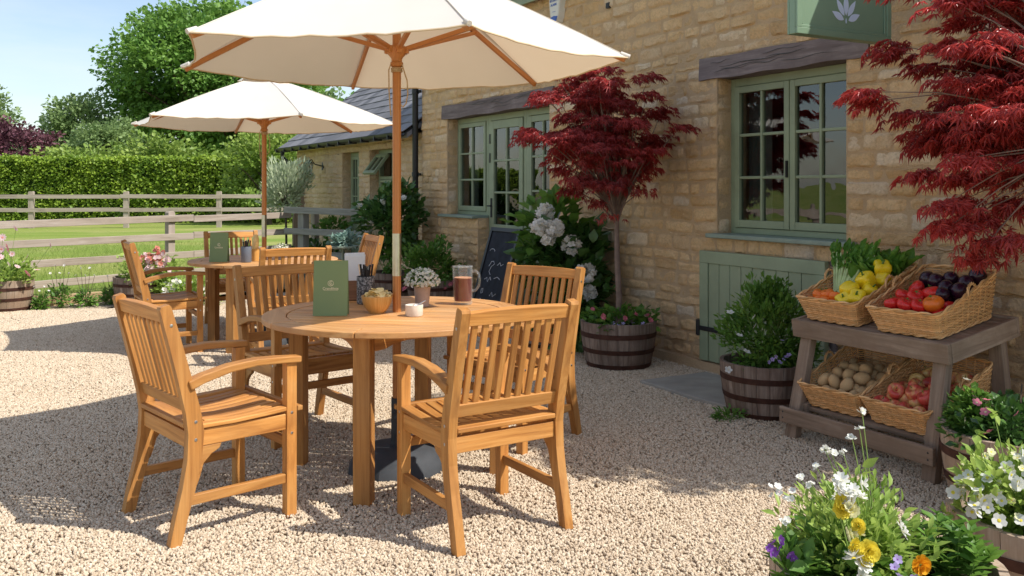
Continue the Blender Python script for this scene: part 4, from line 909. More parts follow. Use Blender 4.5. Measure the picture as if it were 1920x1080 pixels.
def flower_pot(x, y, z, label, rp, hp, rf, mp_, n=420, petals=('p_white', 'p_cream')):
    f = empty('flower_pot', (x, y, z), 0, label, 'flower pot')
    MB().lathe([(0, 0), (rp*.74, 0), (rp*.76, .003), (rp*.97, hp-.004), (rp, hp), (rp*.9, hp), (rp*.86, hp-.02), (0, hp-.02)], 28).build('pot', mp_, f, smooth=40)
    d = rdir(n); d[:, 2] = np.abs(d[:, 2])*.95-.12; d = unit(d); p = d*np.array((rf, rf, rf*.85))*rng.uniform(.82, 1.03, (n, 1))+np.array((0, 0, hp+.012))
    scatter('blossoms', [M[petals[0]], M[petals[1]]], p, rdir(n), unit(d+rdir(n)*.5), rng.uniform(.0055, .0085, n), T_flower(5, .45, .3, .3), f)
    m = 500; d = rdir(m); d[:, 2] = np.abs(d[:, 2]); p = d*rf*.85*rng.uniform(.3, 1, (m, 1))+np.array((0, 0, hp))
    scatter('foliage', M['md_leaf'], p, unit(d+rdir(m)*.4), rdir(m), rng.uniform(.015, .028, m), T_leaf(.22), f)
    mb = MB()
    for k in range(24): a = k*2.4; q = rf*.7*math.sqrt(k/24); mb.tube([(q*.2*math.cos(a), q*.2*math.sin(a), hp-.02), (q*math.cos(a), q*math.sin(a), hp+rf*.6)], .0012, 4)
    mb.build('stems', M['stem'], f)
flower_pot(-.432, 4.36, HT, 'pale clay pot of tiny white flowers beside the beer mug', .042, .10, .083, M['terra'])
flower_pot(-1.90, 7.45, .70, 'small pot of dried cream flowers on the far table', .036, .06, .075, plain('grey_pot', (.16, .16, .18), .6), 240, ('p_blush', 'p_cream'))

cd = empty('straw_bundle', (-2.07, 7.32, .70), 0, 'tall pale yellow napkin roll in a wooden cup on the far table', 'napkin roll')
MB().lathe([(0, 0), (.028, 0), (.032, .10), (.029, .10), (.0, .09)], 20).build('cup', M['bowl'], cd, smooth=50)
MB().lathe([(.022, .08), (.026, .12), (.024, .18), (.018, .21), (.0, .215)], 12, rf=lambda a, z: 1+.12*math.sin(5*a+z*30)).build('roll', M['candle'], cd, smooth=60)

mg = empty('beer_mug', (-.24, 4.44, HT), R(-5), 'tall glass beer mug half full of dark red ale', 'beer mug')
MB().lathe([(0, 0), (.043, 0), (.046, .004), (.0445, .018), (.046, .03), (.0465, .180), (.0485, .184), (.0465, .188), (.0445, .184), (.0445, .182)], 40, rf=lambda a, z: 1+(.13*max(0, math.cos(a-math.pi))**12*max(0, (z-.15)/.037) if z > .15 else 0)).build('glass_body', M['jar_glass'], mg, smooth=40)
MB().lathe([(0, .0155), (.0395, .017), (.0424, .031), (.0424, .128), (0, .128)], 36).build('ale', M['beer'], mg, smooth=40)
MB().lathe([(.036, .1285), (.0422, .1285), (.0422, .1315), (.036, .1308)], 30).build('froth', M['foam'], mg, smooth=40)
MB().tube([(.045, 0, .16), (.062, 0, .163), (.078, 0, .15), (.083, 0, .12), (.078, 0, .09), (.064, 0, .07), (.045, 0, .066)], [.007, .0065, .006, .006, .006, .0065, .007], 10).build('handle', M['jar_glass'], mg, smooth=60)

# ------------------------------------------------------------------ chalkboard
ab = empty('chalkboard', tuple(W(-2.76, .12, .0)), RZ, 'dark chalkboard leaning beside the green door', 'chalkboard')
tilt = Matrix.Translation((0, -.26, 0)) @ Matrix.Rotation(R(-17), 4, 'X')
def inb(o): o.matrix_local = tilt; return o
inb(MB().bb(-.25, .25, 0, .014, .03, .9).build('writing_surface', M['board'], ab))
inb(MB().bb(-.29, -.25, -.012, .02, 0, .94).bb(.25, .29, -.012, .02, 0, .94).bb(-.25, .25, -.012, .02, .9, .94).bb(-.25, .25, -.012, .02, 0, .03).build('frame', M['black'], ab, .003))
mb = MB()
for (x0, z0, pts) in ((-.14, .55, [(0, 0), (.03, .05), (.07, .055), (.1, .03), (.05, .0), (.03, -.05), (.07, -.08)]), (-.16, .42, [(0, 0), (.04, .02), (.07, -.02), (.1, .03), (.13, .0)]), (-.17, .27, [(0, .05), (.03, .06), (.04, .02), (.01, .01), (0, .05)]), (-.19, .2, [(0, 0), (.05, .03), (.09, .0), (.14, .03)]), (0.02, .57, [(0, 0), (.04, .03), (.07, 0), (.11, .02)]), (.02, .44, [(0, 0), (.06, .02), (.12, 0)]), (.02, .27, [(0, 0), (.03, .04), (.06, 0), (.11, .03)])):
    mb.tube([(x0+a, -.001, z0+b) for a, b in pts], .0032, 5)
mb.tube([(-.15+.05*math.cos(a), -.001, .70+.025*math.sin(a)) for a in [i*math.pi/7 for i in range(8)]], .003, 5)
inb(mb.build('chalk_writing', M['chalk'], ab))

# ------------------------------------------------------------------ half barrels
def make_barrel(mat, name='half_barrel'):
    root = empty(name); H = .33; ns_ = 22; r0, r1 = .225, .275
    def rad(z): t_ = z/H; return r0+(r1-r0)*t_+.012*math.sin(math.pi*t_)
    mb = MB()
    for k in range(ns_):
        a0 = 2*math.pi*k/ns_+.004; a1 = 2*math.pi*(k+1)/ns_-.004; vs = []; g_ = []; off = random.random()*60; dr = random.uniform(-.0015, .0015)
        for iz in range(6):
            z = H*iz/5+(random.uniform(-.003, .003) if iz == 5 else 0)
            for (a, rr) in ((a0, 0), ((a0+a1)/2, .0012), (a1, 0), (a1, -.022), (a0, -.022)):
                q = rad(H*iz/5)+rr+dr; vs.append((q*math.cos(a), q*math.sin(a), z)); g_.append((z+off, (a-a0)*.25+off, rr))
        fs = [(i*5+j, i*5+(j+1) % 5, (i+1)*5+(j+1) % 5, (i+1)*5+j) for i in range(5) for j in range(5)]+[(0, 4, 3, 2, 1), (25, 26, 27, 28, 29)]
        mb.add(vs, fs, g_)
    mb.build('staves', mat, root, smooth=30)
    for z, h in ((.012, .028), (.115, .032), (.225, .034)):
        mb = MB(); mb.lathe([(rad(z)-.002, z), (rad(z)+.0045, z), (rad(z+h)+.0045, z+h), (rad(z+h)-.002, z+h)], 48); mb.build('hoop', M['hoop'], root, smooth=40)
    MB().lathe([(0, H-.05), (.1, H-.035), (.2, H-.045), (r1-.02, H-.055)], 28, rf=lambda a, z: 1).build('soil', M['soil'], root, smooth=60)
    return root
BA = None; BP = None; GB = 'half barrel planters'
def barrel(x, y, label, pale=False, s=1.0, rz=0):
    global BA, BP
    if pale: o = copy_tree(BP) if BP else make_barrel(M['barrel_pale']); BP = BP or o
    else: o = copy_tree(BA) if BA else make_barrel(M['barrel']); BA = BA or o
    o.location = (x, y, .0); o.rotation_euler = (0, 0, rz); o.scale = (s, s, s); return tag(o, label, 'planter', GB)
barrel(.775, 6.6, 'dark half barrel planter holding the small red maple', s=1.0, rz=.3)
barrel(1.455, 5.2, 'half barrel of green herbs in front of the hatch door', s=.93, rz=1.1)
barrel(2.02, 3.66, 'half barrel of pink flowers beside the vegetable stand right leg', True, .97, rz=2.2)
barrel(.955, 2.32, 'nearest half barrel at the bottom edge with yellow flowers', True, 1.04, rz=.9)
barrel(1.60, 2.72, 'half barrel at the bottom right corner with white flowers', True, .98, rz=2.9)
barrel(-5.33, 9.55, 'pale half barrel at the far left with pink daisies', True, .98, rz=.1)
barrel(-4.12, 10.0, 'half barrel behind the left far chair, by the timber edging', False, .95, rz=1.9)
barrel(.33, 7.42, 'half barrel of the white flowering shrub, behind the maple barrel', False, .98, rz=.5)
barrel(-1.36, 10.35, 'half barrel under the rose bush near the downpipe', False, 1.0, rz=1.4)
barrel(-.83, 9.55, 'half barrel with small pink flowers left of the green door', False, 1.0, rz=2.4)
barrel(2.62, 3.0, 'half barrel of the large red maple past the right edge', False, 1.0, rz=.6)

# ------------------------------------------------------------------ plants
def plant(name, x, y, z, label, cat, group=None): return empty(name, (x, y, z), 0, label, cat, group)
def bush(root, c, rad, n, size, mat, tpl=None, K=26, cr=.06, stems=14, droop=0, up=.5, name='foliage', zmin=None, shell=(.35, 1), wall=False, stem_r=.004, stem_m='stem'):
    P, cc = clumped(n, c, rad, K, cr, shell, zmin)
    d = unit(P-np.array(c)+1e-6)
    if wall:
        wx = np.array(root.location)[None]+P; nd = (wx[:, 0]-P0.x)*WN.x+(wx[:, 1]-P0.y)*WN.y; P = P[nd > .05]; d = d[nd > .05]
        wc = np.array(root.location)[None]+cc; nd = (wc[:, 0]-P0.x)*WN.x+(wc[:, 1]-P0.y)*WN.y; cc = cc[nd > .05]
    n = len(P); F = unit(d+rdir(n)*.8+UP*(up-droop)); Nn = unit(UP+rdir(n)*.7)
    S = rng.uniform(size*.6, size*1.25, n); scatter(name, mat, P, F, Nn, S, tpl or T_leaf(), root)
    if stems:
        mb = MB()
        for k in range(min(stems, len(cc))):
            q = Vector(cc[k]); b = Vector((q.x*.15, q.y*.15, min(0, q.z))); m = b.lerp(q, .5)+Vector((random.uniform(-.02, .02), random.uniform(-.02, .02), .02)); mb.tube([b, m, q], [stem_r, stem_r*.7, stem_r*.35], 5)
        mb.build('stems', M[stem_m], root)
    return cc
def blooms(root, P, size, mats, tpl, up=(0, -.3, 1), name='blossom', spread=.5):
    P = np.asarray(P, float).reshape(-1, 3); n = len(P)
    return scatter(name, [M[m] for m in mats], P, rdir(n), unit(np.array(up)+rdir(n)*spread), rng.uniform(size*.8, size*1.2, n), tpl, root)
def stalks(root, items, mat='stem', r=.0018):
    mb = MB()
    for b, m, t_ in items: mb.tube([b, m, t_], [r, r*.85, r*.6], 5)
    return mb.build('stems', M[mat], root)

# maples --------------------------------------------------------------
def maple(x, y, z0, trunk, crown, rad, n, label, size, mat, seed, K=90, taper=True):
    global rng
    rng = np.random.default_rng(seed); random.seed(seed)
    root = plant('maple_tree', x, y, z0, label, 'tree', 'red japanese maples')
    T = [Vector(p) for p in trunk]; mb = MB(); k = len(T); mb.tube(T, [.026-.010*i/(k-1) for i in range(k)], 10)
    P, cc = clumped(n, crown, rad, K, (0, 0, 0), (.12, 1.0)); lo = crown[2]-rad[2]
    kf = np.clip((cc[:, 2]-lo)/(rad[2]*1.15), 0, 1)**.7*.85+.15
    c2 = cc.copy(); c2[:, :2] = np.array(crown)[:2]*kf[:, None]+np.array(T[-1])[:2]*(1-kf[:, None])+(cc[:, :2]-np.array(crown)[:2])*kf[:, None] if taper else cc[:, :2]
    cc = c2; cc[:, :2] += (cc[:, :2]-np.array(crown)[:2])*((.30 if taper else .16)*np.sin(cc[:, 2:3]*27+np.arctan2(cc[:, 1:2]-crown[1], cc[:, 0:1]-crown[0])*2)-.05); ii = rng.integers(0, K, n) if not taper else rng.choice(K, n, p=(lambda w_: w_/w_.sum())(np.where(cc[:, 2] < crown[2]-.12, .42, 1.0))); P = cc[ii]+np.clip(rng.normal(size=(n, 3)), -1.9, 1.9)*np.array((.056, .056, .013)); rr_ = np.hypot(P[:, 0]-cc[ii, 0], P[:, 1]-cc[ii, 1]); P[:, 2] -= rr_**2*2.2; top = T[-1]
    wc = cc+np.array((x, y, 0)); ok = ((wc[:, 0]-P0.x)*WN.x+(wc[:, 1]-P0.y)*WN.y) > .08
    for i, q in enumerate(cc):
        if not ok[i]: continue
        q = Vector(q); s = T[-1] if i % 3 else T[-2].lerp(T[-1], .5); d = q-s; m1 = s+d*.35+Vector((0, 0, .10*d.length)); m2 = s+d*.72+Vector((random.uniform(-.03, .03), 0, .07*d.length))
        mb.tube([s, m1, m2, q], [.0075, .0048, .003, .0012], 5)
    mb.build('trunk', M['trunk'], root, smooth=60)
    wp = P+np.array((x, y, 0)); P = P[((wp[:, 0]-P0.x)*WN.x+(wp[:, 1]-P0.y)*WN.y) > .06]; n = len(P)
    d = unit(P-np.array(crown)); d[:, 2] *= .3; F = unit(d+rdir(n)*.55-UP*.55); Nn = unit(UP+d*.55+rdir(n)*.45)
    scatter('crown', mat, P, F, Nn, rng.uniform(size*.65, size*1.2, n), T_palm(), root)
    return root
maple(.775, 6.6, .0, [(0, 0, .26), (.005, 0, .5), (-.008, .0, .75), (-.012, 0, .98), (-.01, 0, 1.08)], (-.13, -.10, 1.66), (.60, .48, .60), 6600, 'small dark red maple in a barrel between door and window', .050, M['maple'], 5, 150)
maple(2.62, 3.0, .0, [(0, 0, .26), (-.02, .06, .6), (-.08, .2, .95), (-.16, .35, 1.25), (-.24, .5, 1.5)], (-.42, .88, 1.72), (.64, .5, .78), 9000, 'large bright red maple reaching in from the right edge', .056, M['maple_b'], 8, 190, False)
rng = np.random.default_rng(77); random.seed(77)

# underplanting in the maple barrel
p = plant('bedding_plants', .775, 6.6, .29, 'low green plants with pink blooms around the small maple trunk', 'flowers')
bush(p, (0, 0, .02), (.25, .25, .07), 900, .045, M['md_leaf'], T_leaf(.42), 24, .035, 8, zmin=-.01)
blooms(p, [(-.20, -.12, .13), (-.12, -.17, .09), (.02, -.2, .08), (.10, -.17, .10), (.20, -.1, .08), (.21, -.12, .05)], .022, ('p_pink', 'p_cream'), T_flower(6, .4, .3, .2, 2))
blooms(p, [(-.1+.035*k, -.24+.01*(k % 3), .03+.02*(k % 2)) for k in range(8)], .016, ('p_lilac', 'p_cream'), T_flower(5, .3, .2, .15))

# white flowering shrub
p = plant('hydrangea', .33, 7.42, .27, 'large dark leaved shrub with white flower heads beside the green door', 'shrub')
bush(p, (.05, -.02, .36), (.35, .36, .40), 1400, .12, M['dk_leaf'], T_leaf(.36), 40, .07, 20, wall=True)
bush(p, (.0, -.1, .70), (.24, .2, .2), 240, .12, M['md_leaf'], T_leaf(.36), 12, .06, 8, wall=True)
for (c, r, nn) in (((-.12, -.42, .72), .06, 70), ((.0, -.44, .71), .065, 80), ((-.05, -.42, .63), .045, 40), ((.24, -.40, .36), .07, 90), ((.27, -.36, .20), .055, 70), ((-.06, -.2, .82), .07, 70), ((.13, -.38, .58), .07, 60)):
    blooms(p, np.array(c)+rdir(nn)*r*rng.uniform(.75, 1, (nn, 1)), .026, ('p_blush', 'p_cream'), T_flower(4, .5, .15, .1), name='flower_head', spread=.8)
p = plant('climbing_shrub', .52, 7.05, .0, 'dark leafy shrub low against the wall behind the small maple', 'shrub')
bush(p, (.02, .05, .42), (.24, .2, .42), 800, .10, M['dk_leaf'], T_leaf(.36), 26, .06, 14, wall=True)

# rose bush by the downpipe
p = plant('rose_bush', -1.36, 10.35, .27, 'leafy rose bush with a few white blooms beside the black downpipe', 'shrub')
bush(p, (-.02, 0, .62), (.38, .3, .42), 1400, .085, M['dk_leaf'], T_leaf(.38), 44, .055, 24, wall=True)
bush(p, (.1, -.05, .25), (.3, .2, .25), 350, .08, M['md_leaf'], T_leaf(.38), 14, .05, 5, wall=True)
blooms(p, [(-.3, -.1, .75), (-.22, -.2, .62), (-.1, -.2, .85), (.15, -.2, .9), (-.38, 0, .8), (.02, -.2, .7)], .035, ('p_white', 'p_cream'), T_flower(6, .45, .4, .2, 2))
p = plant('geranium', -.83, 9.55, .27, 'bushy green plant with pink blooms in the barrel near the door', 'flowers')
bush(p, (0, 0, .16), (.31, .29, .26), 1900, .055, M['md_leaf'], T_leaf(.3), 40, .045, 14, zmin=-.02, wall=True)
blooms(p, [(-.12, -.28, .1), (-.24, -.2, .02), (-.27, -.22, -.03), (.2, -.22, .02), (.24, -.2, .06), (.15, -.27, -.02)], .03, ('p_pink', 'p_cream'), T_flower(6, .4, .3, .2, 2))

# small plant stand with silvery leaves
p = empty('plant_stand', (-1.66, 8.9, 0), 0, 'small green metal side table beyond the far chair', 'table')
MB().lathe([(0, .70), (.15, .70), (.155, .715), (.15, .72), (0, .72)], 28).build('top', M['green_dk'], p, smooth=40)
MB().tube([(0, 0, .02), (0, 0, .70)], .014, 10).build('stem', M['green_dk'], p); MB().lathe([(.14, 0), (.14, .012), (.03, .03), (0, .03)], 24).build('foot', M['green_dk'], p)
p = plant('succulent', -1.66, 8.9, .72, 'teal grey leafy succulents spread on the small green table', 'plant')
bush(p, (0, 0, .04), (.14, .1, .05), 260, .06, M['teal'], T_leaf(.32), 12, .025, 0, zmin=.0)

# herbs in the barrel under the window
p = plant('herb_bush', 1.455, 5.2, .26, 'feathery green herbs with white and purple blooms below the window', 'herbs')
bush(p, (.02, 0, .20), (.25, .22, .26), 3600, .042, M['md_leaf'], T_leaf(.22), 60, .04, 30, zmin=-.01, up=.9)
bush(p, (.05, .02, .38), (.12, .09, .12), 700, .035, M['md_leaf'], T_leaf(.3), 16, .025, 10, up=.9)
blooms(p, [(-.24, -.15, .34), (-.12, -.2, .32), (-.115, -.2, .27), (-.2, -.2, .22), (-.16, -.2, .13), (-.25, -.15, .02)], .02, ('p_white', 'p_cream'), T_flower(5, .42, .2, .15))
blooms(p, [(-.05+.02*k, -.24, .08+.015*(k % 3)) for k in range(6)]+[(.14, -.24, .1), (.06, -.24, .12), (.02, -.25, .2)], .015, ('p_lilac', 'p_purple'), T_flower(5, .42, .2, .15))

# right barrel: pink flowers
p = plant('bedding_plants', 2.02, 3.66, .27, 'dark leafy plants with small pink and cream blooms beside the stand', 'flowers')
bush(p, (0, 0, .04), (.25, .25, .12), 2200, .04, M['dk_leaf'], T_leaf(.34), 50, .03, 14, zmin=.0)
bush(p, (-.12, .05, .10), (.1, .1, .08), 500, .035, M['md_leaf'], T_leaf(.34), 12, .025, 5, zmin=.0)
blooms(p, [(-.17, -.05, .17), (-.13, -.05, .18), (-.18, -.16, .08), (-.05, -.12, .14), (-.03, -.2, .08), (-.15, -.08, .14)], .018, ('p_pink', 'p_cream'), T_flower(5, .45, .3, .25))
blooms(p, [(.02, -.15, .12), (.03, -.18, .09), (-.22, -.05, .10), (.1, -.12, .10)], .014, ('p_cream', 'p_yellow'), T_flower(5, .45, .3, .3))
blooms(p, [(.1, -.2, .06), (.12, -.22, .02), (0, -.24, .0), (-.16, .05, .24), (-.03, -.14, .05)], .015, ('p_white', 'p_cream'), T_flower(5, .45, .3, .2))
blooms(p, [(-.02, -.19, .09)], .016, ('p_orange', 'p_yellow'), T_flower(6, .45, .3, .25))
mb = MB()
for k in range(6): a = k*1.1; mb.tube([(.05, .02, 0), (.05+.12*math.cos(a), .02+.12*math.sin(a), .14), (.05+.22*math.cos(a), .02+.2*math.sin(a), .16+.03*(k % 2))], .003, 5)
mb.build('twigs', M['bark'], p)

# foreground barrel: yellow and white flowers
BX, BY, BZ = .955, 2.32, .29
p = plant('meadow_flowers', BX, BY, BZ, 'light green leafy flowers with white daisies in the nearest barrel', 'flowers')
bush(p, (-.08, .02, .075), (.16, .16, .135), 2900, .037, M['lt_leaf'], T_leaf(.19, .08, .25), 65, .035, 34, up=.9, zmin=0)
bush(p, (-.16, -.06, .04), (.1, .12, .06), 340, .055, M['md_leaf'], T_leaf(.3), 12, .03, 5, zmin=0)
blooms(p, [(-.154, -.15, .275), (-.135, -.14, .28), (-.17, -.14, .285), (-.12, -.15, .265), (-.145, -.16, .255), (-.11, -.12, .29), (-.16, -.13, .30), (-.032, -.16, .20)], .02, ('p_white', 'p_cream'), T_flower(7, .3, .25, .28, 2))
blooms(p, [(-.156, -.2, .14), (-.135, -.2, .125), (-.14, -.2, .095), (-.165, -.2, .07), (-.03, -.17, .19)], .024, ('p_white', 'p_core'), T_flower(8, .28, .22, .25, 2))
# tall thin stems
its = []; heads = []
for (dx, h, bend) in ((-.245, .27, -.06), (-.225, .33, -.04), (-.2, .31, -.02), (-.185, .36, -.03), (-.165, .41, -.02), (-.155, .40, 0), (-.12, .40, -.02), (-.085, .47, .0), (-.08, .52, .005), (-.25, .20, -.07), (-.10, .44, -.01), (-.14, .27, -.02)):
    h *= .86; b = (dx*.4, -.02, 0); t_ = (dx+.0+bend*.3, -.05, h); m = (dx*.6+bend*.1, -.03, h*.55); its.append((b, m, t_)); heads.append(t_)
stalks(p, its)
fl = [h for h in heads if True]
hp_ = []
for h in fl:
    for k in range(5): hp_.append((h[0]+random.uniform(-.008, .008), h[1]+random.uniform(-.008, .008), h[2]+random.uniform(-.004, .006)))
blooms(p, hp_, .0075, ('p_white', 'p_cream'), T_flower(5, .5, .3, .25), name='umbel')
blooms(p, [(-.27+.02*math.cos(k*1.9)-.01*k, -.04, .245+.012*math.sin(k*2)) for k in range(5)], .009, ('p_white', 'p_pale'), T_flower(5, .5, .3, .25), name='umbel')
P = []; 
for h in heads[6:10]:
    for k in range(3): P.append((h[0], h[1], h[2]*(.45+.12*k)))
P = np.array(P); scatter('stem_leaves', M['lt_leaf'], P, unit(rdir(len(P))+UP*.3), rdir(len(P))+UP, rng.uniform(.03, .05, len(P)), T_leaf(.22), p)
p = plant('yellow_flowers', BX+.0, BY, BZ, 'ruffled yellow double blooms in the middle of the nearest barrel', 'flowers')
P = [(-.169, -.15, .235), (-.155, -.14, .245), (-.132, -.17, .205), (-.15, -.18, .165), (-.118, -.19, .155), (-.125, -.19, .13)]
blooms(p, P, .023, ('p_yellow', 'p_core'), T_double(), up=(-.1, -1, .5), spread=.25)
blooms(p, [(-.14, -.15, .235), (-.16, -.17, .185)], .021, ('p_cream', 'p_yellow'), T_flower(8, .42, .12, .2, 4, .8), up=(0, -1, .7), spread=.3)
stalks(p, [((q[0]*.5, -.03, 0), (q[0]*.8, q[1]*.8, q[2]*.5), (q[0], q[1]+.01, q[2]-.005)) for q in P], r=.0025)
p = plant('marigold', BX+.165, BY, BZ, 'glossy green bushy plant with one orange bloom, right side of the nearest barrel', 'flowers')
its = []; PP = []; FF = []
for k in range(15):
    a = k*2.39; q = .115*math.sqrt((k+.5)/15); h = .17*random.uniform(.55, 1.05)*(1-.3*(q/.115)); x, y = q*math.cos(a)*.8, q*math.sin(a); its.append(((x*.4, y*.4, 0), (x*.8, y*.8, h*.5), (x, y, h)))
    for j in range(18):
        z = h*(.35+.65*(j//4)/4.0); an = j*1.57+(j//4)*.8; PP.append((x*(.6+.4*z/h), y*(.6+.4*z/h), z)); FF.append((math.cos(an), math.sin(an), .45+.2*(j//4)))
scatter('foliage', M['md_leaf'], np.array(PP), unit(np.array(FF)), np.tile(UP, (len(PP), 1))+rdir(len(PP))*.2, rng.uniform(.035, .06, len(PP)), T_leaf(.26, .07, .2), p); stalks(p, its, r=.002)
blooms(p, [(-.165, -.2, .125)], .022, ('p_orange', 'p_core'), T_double(34), up=(0, -1, .7), spread=.1)
blooms(p, [(-.225, -.2, .12), (-.215, -.2, .10), (-.19, -.2, .09), (-.18, -.2, .095), (-.235, -.19, .075), (-.21, -.18, .13)], .011, ('p_lilac', 'p_purple'), T_flower(5, .45, .3, .2))
p = plant('purple_flowers', BX-.245, BY-.05, BZ+.02, 'small purple blooms trailing over the left rim of the nearest barrel', 'flowers')
bush(p, (-.02, -.03, .03), (.06, .06, .045), 150, .045, M['md_leaf'], T_leaf(.3), 8, .02, 5)
blooms(p, [(-.075, -.04, .10), (-.065, -.04, .115), (-.055, -.045, .105), (-.05, -.04, .12), (-.07, -.045, .092), (-.03, -.05, .09), (-.02, -.05, .08)], .012, ('p_purple', 'p_lilac'), T_flower(5, .5, .35, .2), up=(0, -1, .5))
stalks(p, [((0, 0, 0), (-.04, -.03, .05), (-.065, -.04, .1))])

# bottom right barrel: white and cream
p = plant('white_flowers', 1.60, 2.72, .27, 'billowing white and cream blooms in the bottom right barrel', 'flowers')
bush(p, (-.03, -.02, .09), (.24, .2, .125), 2300, .042, M['lt_leaf'], T_leaf(.26), 50, .035, 30, up=.8, zmin=0)
bush(p, (.12, -.05, .08), (.16, .15, .12), 900, .035, M['md_leaf'], T_leaf(.36), 24, .03, 10, up=.7, zmin=0)
def front(n, c, rad, sp=.03):
    d = rdir(n); d[:, 1] = -np.abs(d[:, 1]); d[:, 2] = np.abs(d[:, 2])*.9+.05; d = unit(d); return np.array(c)+d*np.array(rad)*rng.uniform(.97, 1.12, (n, 1))
P = front(70, (-.05, -.02, .08), (.25, .2, .15)); blooms(p, P, .019, ('p_white', 'p_yellow'), T_flower(5, .5, .25, .28), up=(-.2, -1, .6))
P = front(90, (-.03, 0, .09), (.25, .2, .16)); blooms(p, P, .011, ('p_cream', 'p_yellow'), T_flower(5, .5, .3, .25), up=(-.2, -.6, .8))
stalks(p, [((x*.4, -.02, 0), (x*.8, -.04, h*.5), (x+.02*math.sin(x*40), -.05, h)) for x, h in ((-.22, .30), (-.17, .36), (-.12, .26), (-.02, .38), (.03, .34), (.1, .36), (.16, .3))], r=.0022)
P = [(x+.02*math.sin(x*40), -.05, h) for x, h in ((-.22, .30), (-.17, .36), (-.02, .38), (.1, .36), (.16, .3))]; P = np.repeat(np.array(P), 5, 0)
scatter('stem_leaves', M['lt_leaf'], P, rdir(len(P)), np.tile(UP, (len(P), 1)), rng.uniform(.025, .04, len(P)), T_leaf(.3), p)

# left barrels
p = plant('pink_daisies', -5.33, 9.55, .27, 'pink daisies on thin stems above leafy growth at the left edge', 'flowers')
bush(p, (0, 0, .10), (.28, .26, .13), 1100, .06, M['lt_leaf'], T_leaf(.28), 30, .05, 16, zmin=0, up=.8)
P = [(-.05, -.1, .42), (.02, -.12, .38), (.08, -.1, .36), (.12, -.1, .33), (.02, -.1, .5), (.0, -.1, .32), (.2, -.15, .2), (.28, -.1, .3), (.05, -.2, .3), (.38, -.1, .16), (.5, -.05, .42), (.16, -.1, .6)]
blooms(p, P, .035, ('p_pale', 'p_coral'), T_flower(9, .25, .2, .3), up=(0, -1, .6)); blooms(p, [(.33, -.18, .14), (.09, -.12, .40), (-.02, -.1, .36)], .04, ('p_pink', 'p_cream'), T_flower(9, .25, .2, .3), up=(0, -1, .6))
stalks(p, [((q[0]*.3, q[1]*.3, 0), (q[0]*.7, q[1], q[2]*.5), q) for q in P], r=.003)
p = plant('white_bedding', -5.42, 9.15, .0, 'mound of tiny white blooms on the gravel before the far left barrel', 'flowers')
bush(p, (0, 0, .11), (.19, .16, .13), 500, .05, M['md_leaf'], T_leaf(.3), 16, .04, 6, zmin=.005)
P, _ = clumped(220, (0, -.03, .13), (.18, .15, .12), 40, .03, (.7, 1), .01); blooms(p, P, .013, ('p_white', 'p_cream'), T_flower(5, .5, .2, .3), up=(0, -.6, 1))
p = plant('coral_flowers', -4.12, 10.0, .27, 'coral and white blooms in the barrel behind the left far chair', 'flowers')
bush(p, (.1, 0, .10), (.34, .26, .13), 1200, .06, M['lt_leaf'], T_leaf(.3), 34, .05, 12, zmin=-.12, up=.6)
P, _ = clumped(46, (.1, -.1, .24), (.32, .1, .1), 14, .03, (.3, 1)); blooms(p, P, .03, ('p_coral', 'p_cream'), T_flower(6, .4, .3, .25, 2), up=(0, -1, .8)); P, _ = clumped(46, (.15, -.12, .2), (.34, .12, .1), 14, .03, (.3, 1)); blooms(p, P, .028, ('p_pale', 'p_cream'), T_flower(5, .45, .25, .25), up=(0, -1, .8))
p = plant('pale_bedding', -3.55, 9.9, .0, 'low mound of green growth and pale blooms under the left far chair', 'flowers')
bush(p, (0, 0, .14), (.36, .2, .17), 900, .06, M['lt_leaf'], T_leaf(.3), 26, .05, 8, zmin=.01)
P, _ = clumped(60, (0, -.06, .17), (.34, .18, .14), 24, .03, (.6, 1), .02); blooms(p, P, .02, ('p_blush', 'p_cream'), T_flower(5, .5, .2, .3), up=(0, -1, .8))
for x, y, r_, l in ((-4.86, 9.75, .13, 'tallest dark weed growing against the timber edging'), (-4.62, 9.82, .12, 'weed with drooping heads right of the tallest edging weed'), (-5.0, 12.5*0+9.6, .07, 'small weed beside the far left barrel'), (-4.42, 10.02, .09, 'low weed at the left foot of the coral flower barrel')):
    p = plant('weed', x, y, 0, l, 'weed', 'weeds along the timber edging'); h = r_*2.6
    bush(p, (0, 0, h*.3), (r_, r_*.6, h*.3), 240, .05, M['md_leaf'], T_leaf(.26), 12, .03, 5, zmin=.005)
    stalks(p, [((0, 0, 0), (.03*k-.05, -.02, h*.6), (.05*k-.09, -.02, h*(1.1+.25*(k % 2)))) for k in range(5)], 'bark', .003)
    blooms(p, [(.05*k-.09, -.03, h*(1.1+.25*(k % 2))) for k in range(5)], .014, ('p_blush', 'plum_leaf'), T_flower(5, .4, .4, .2))
p = plant('weed', 1.20, 5.02, 0, 'small green weed at the corner of the paving slab', 'weed')
bush(p, (0, 0, .02), (.09, .06, .03), 200, .03, M['md_leaf'], T_leaf(.2), 8, .02, 4, zmin=.003)

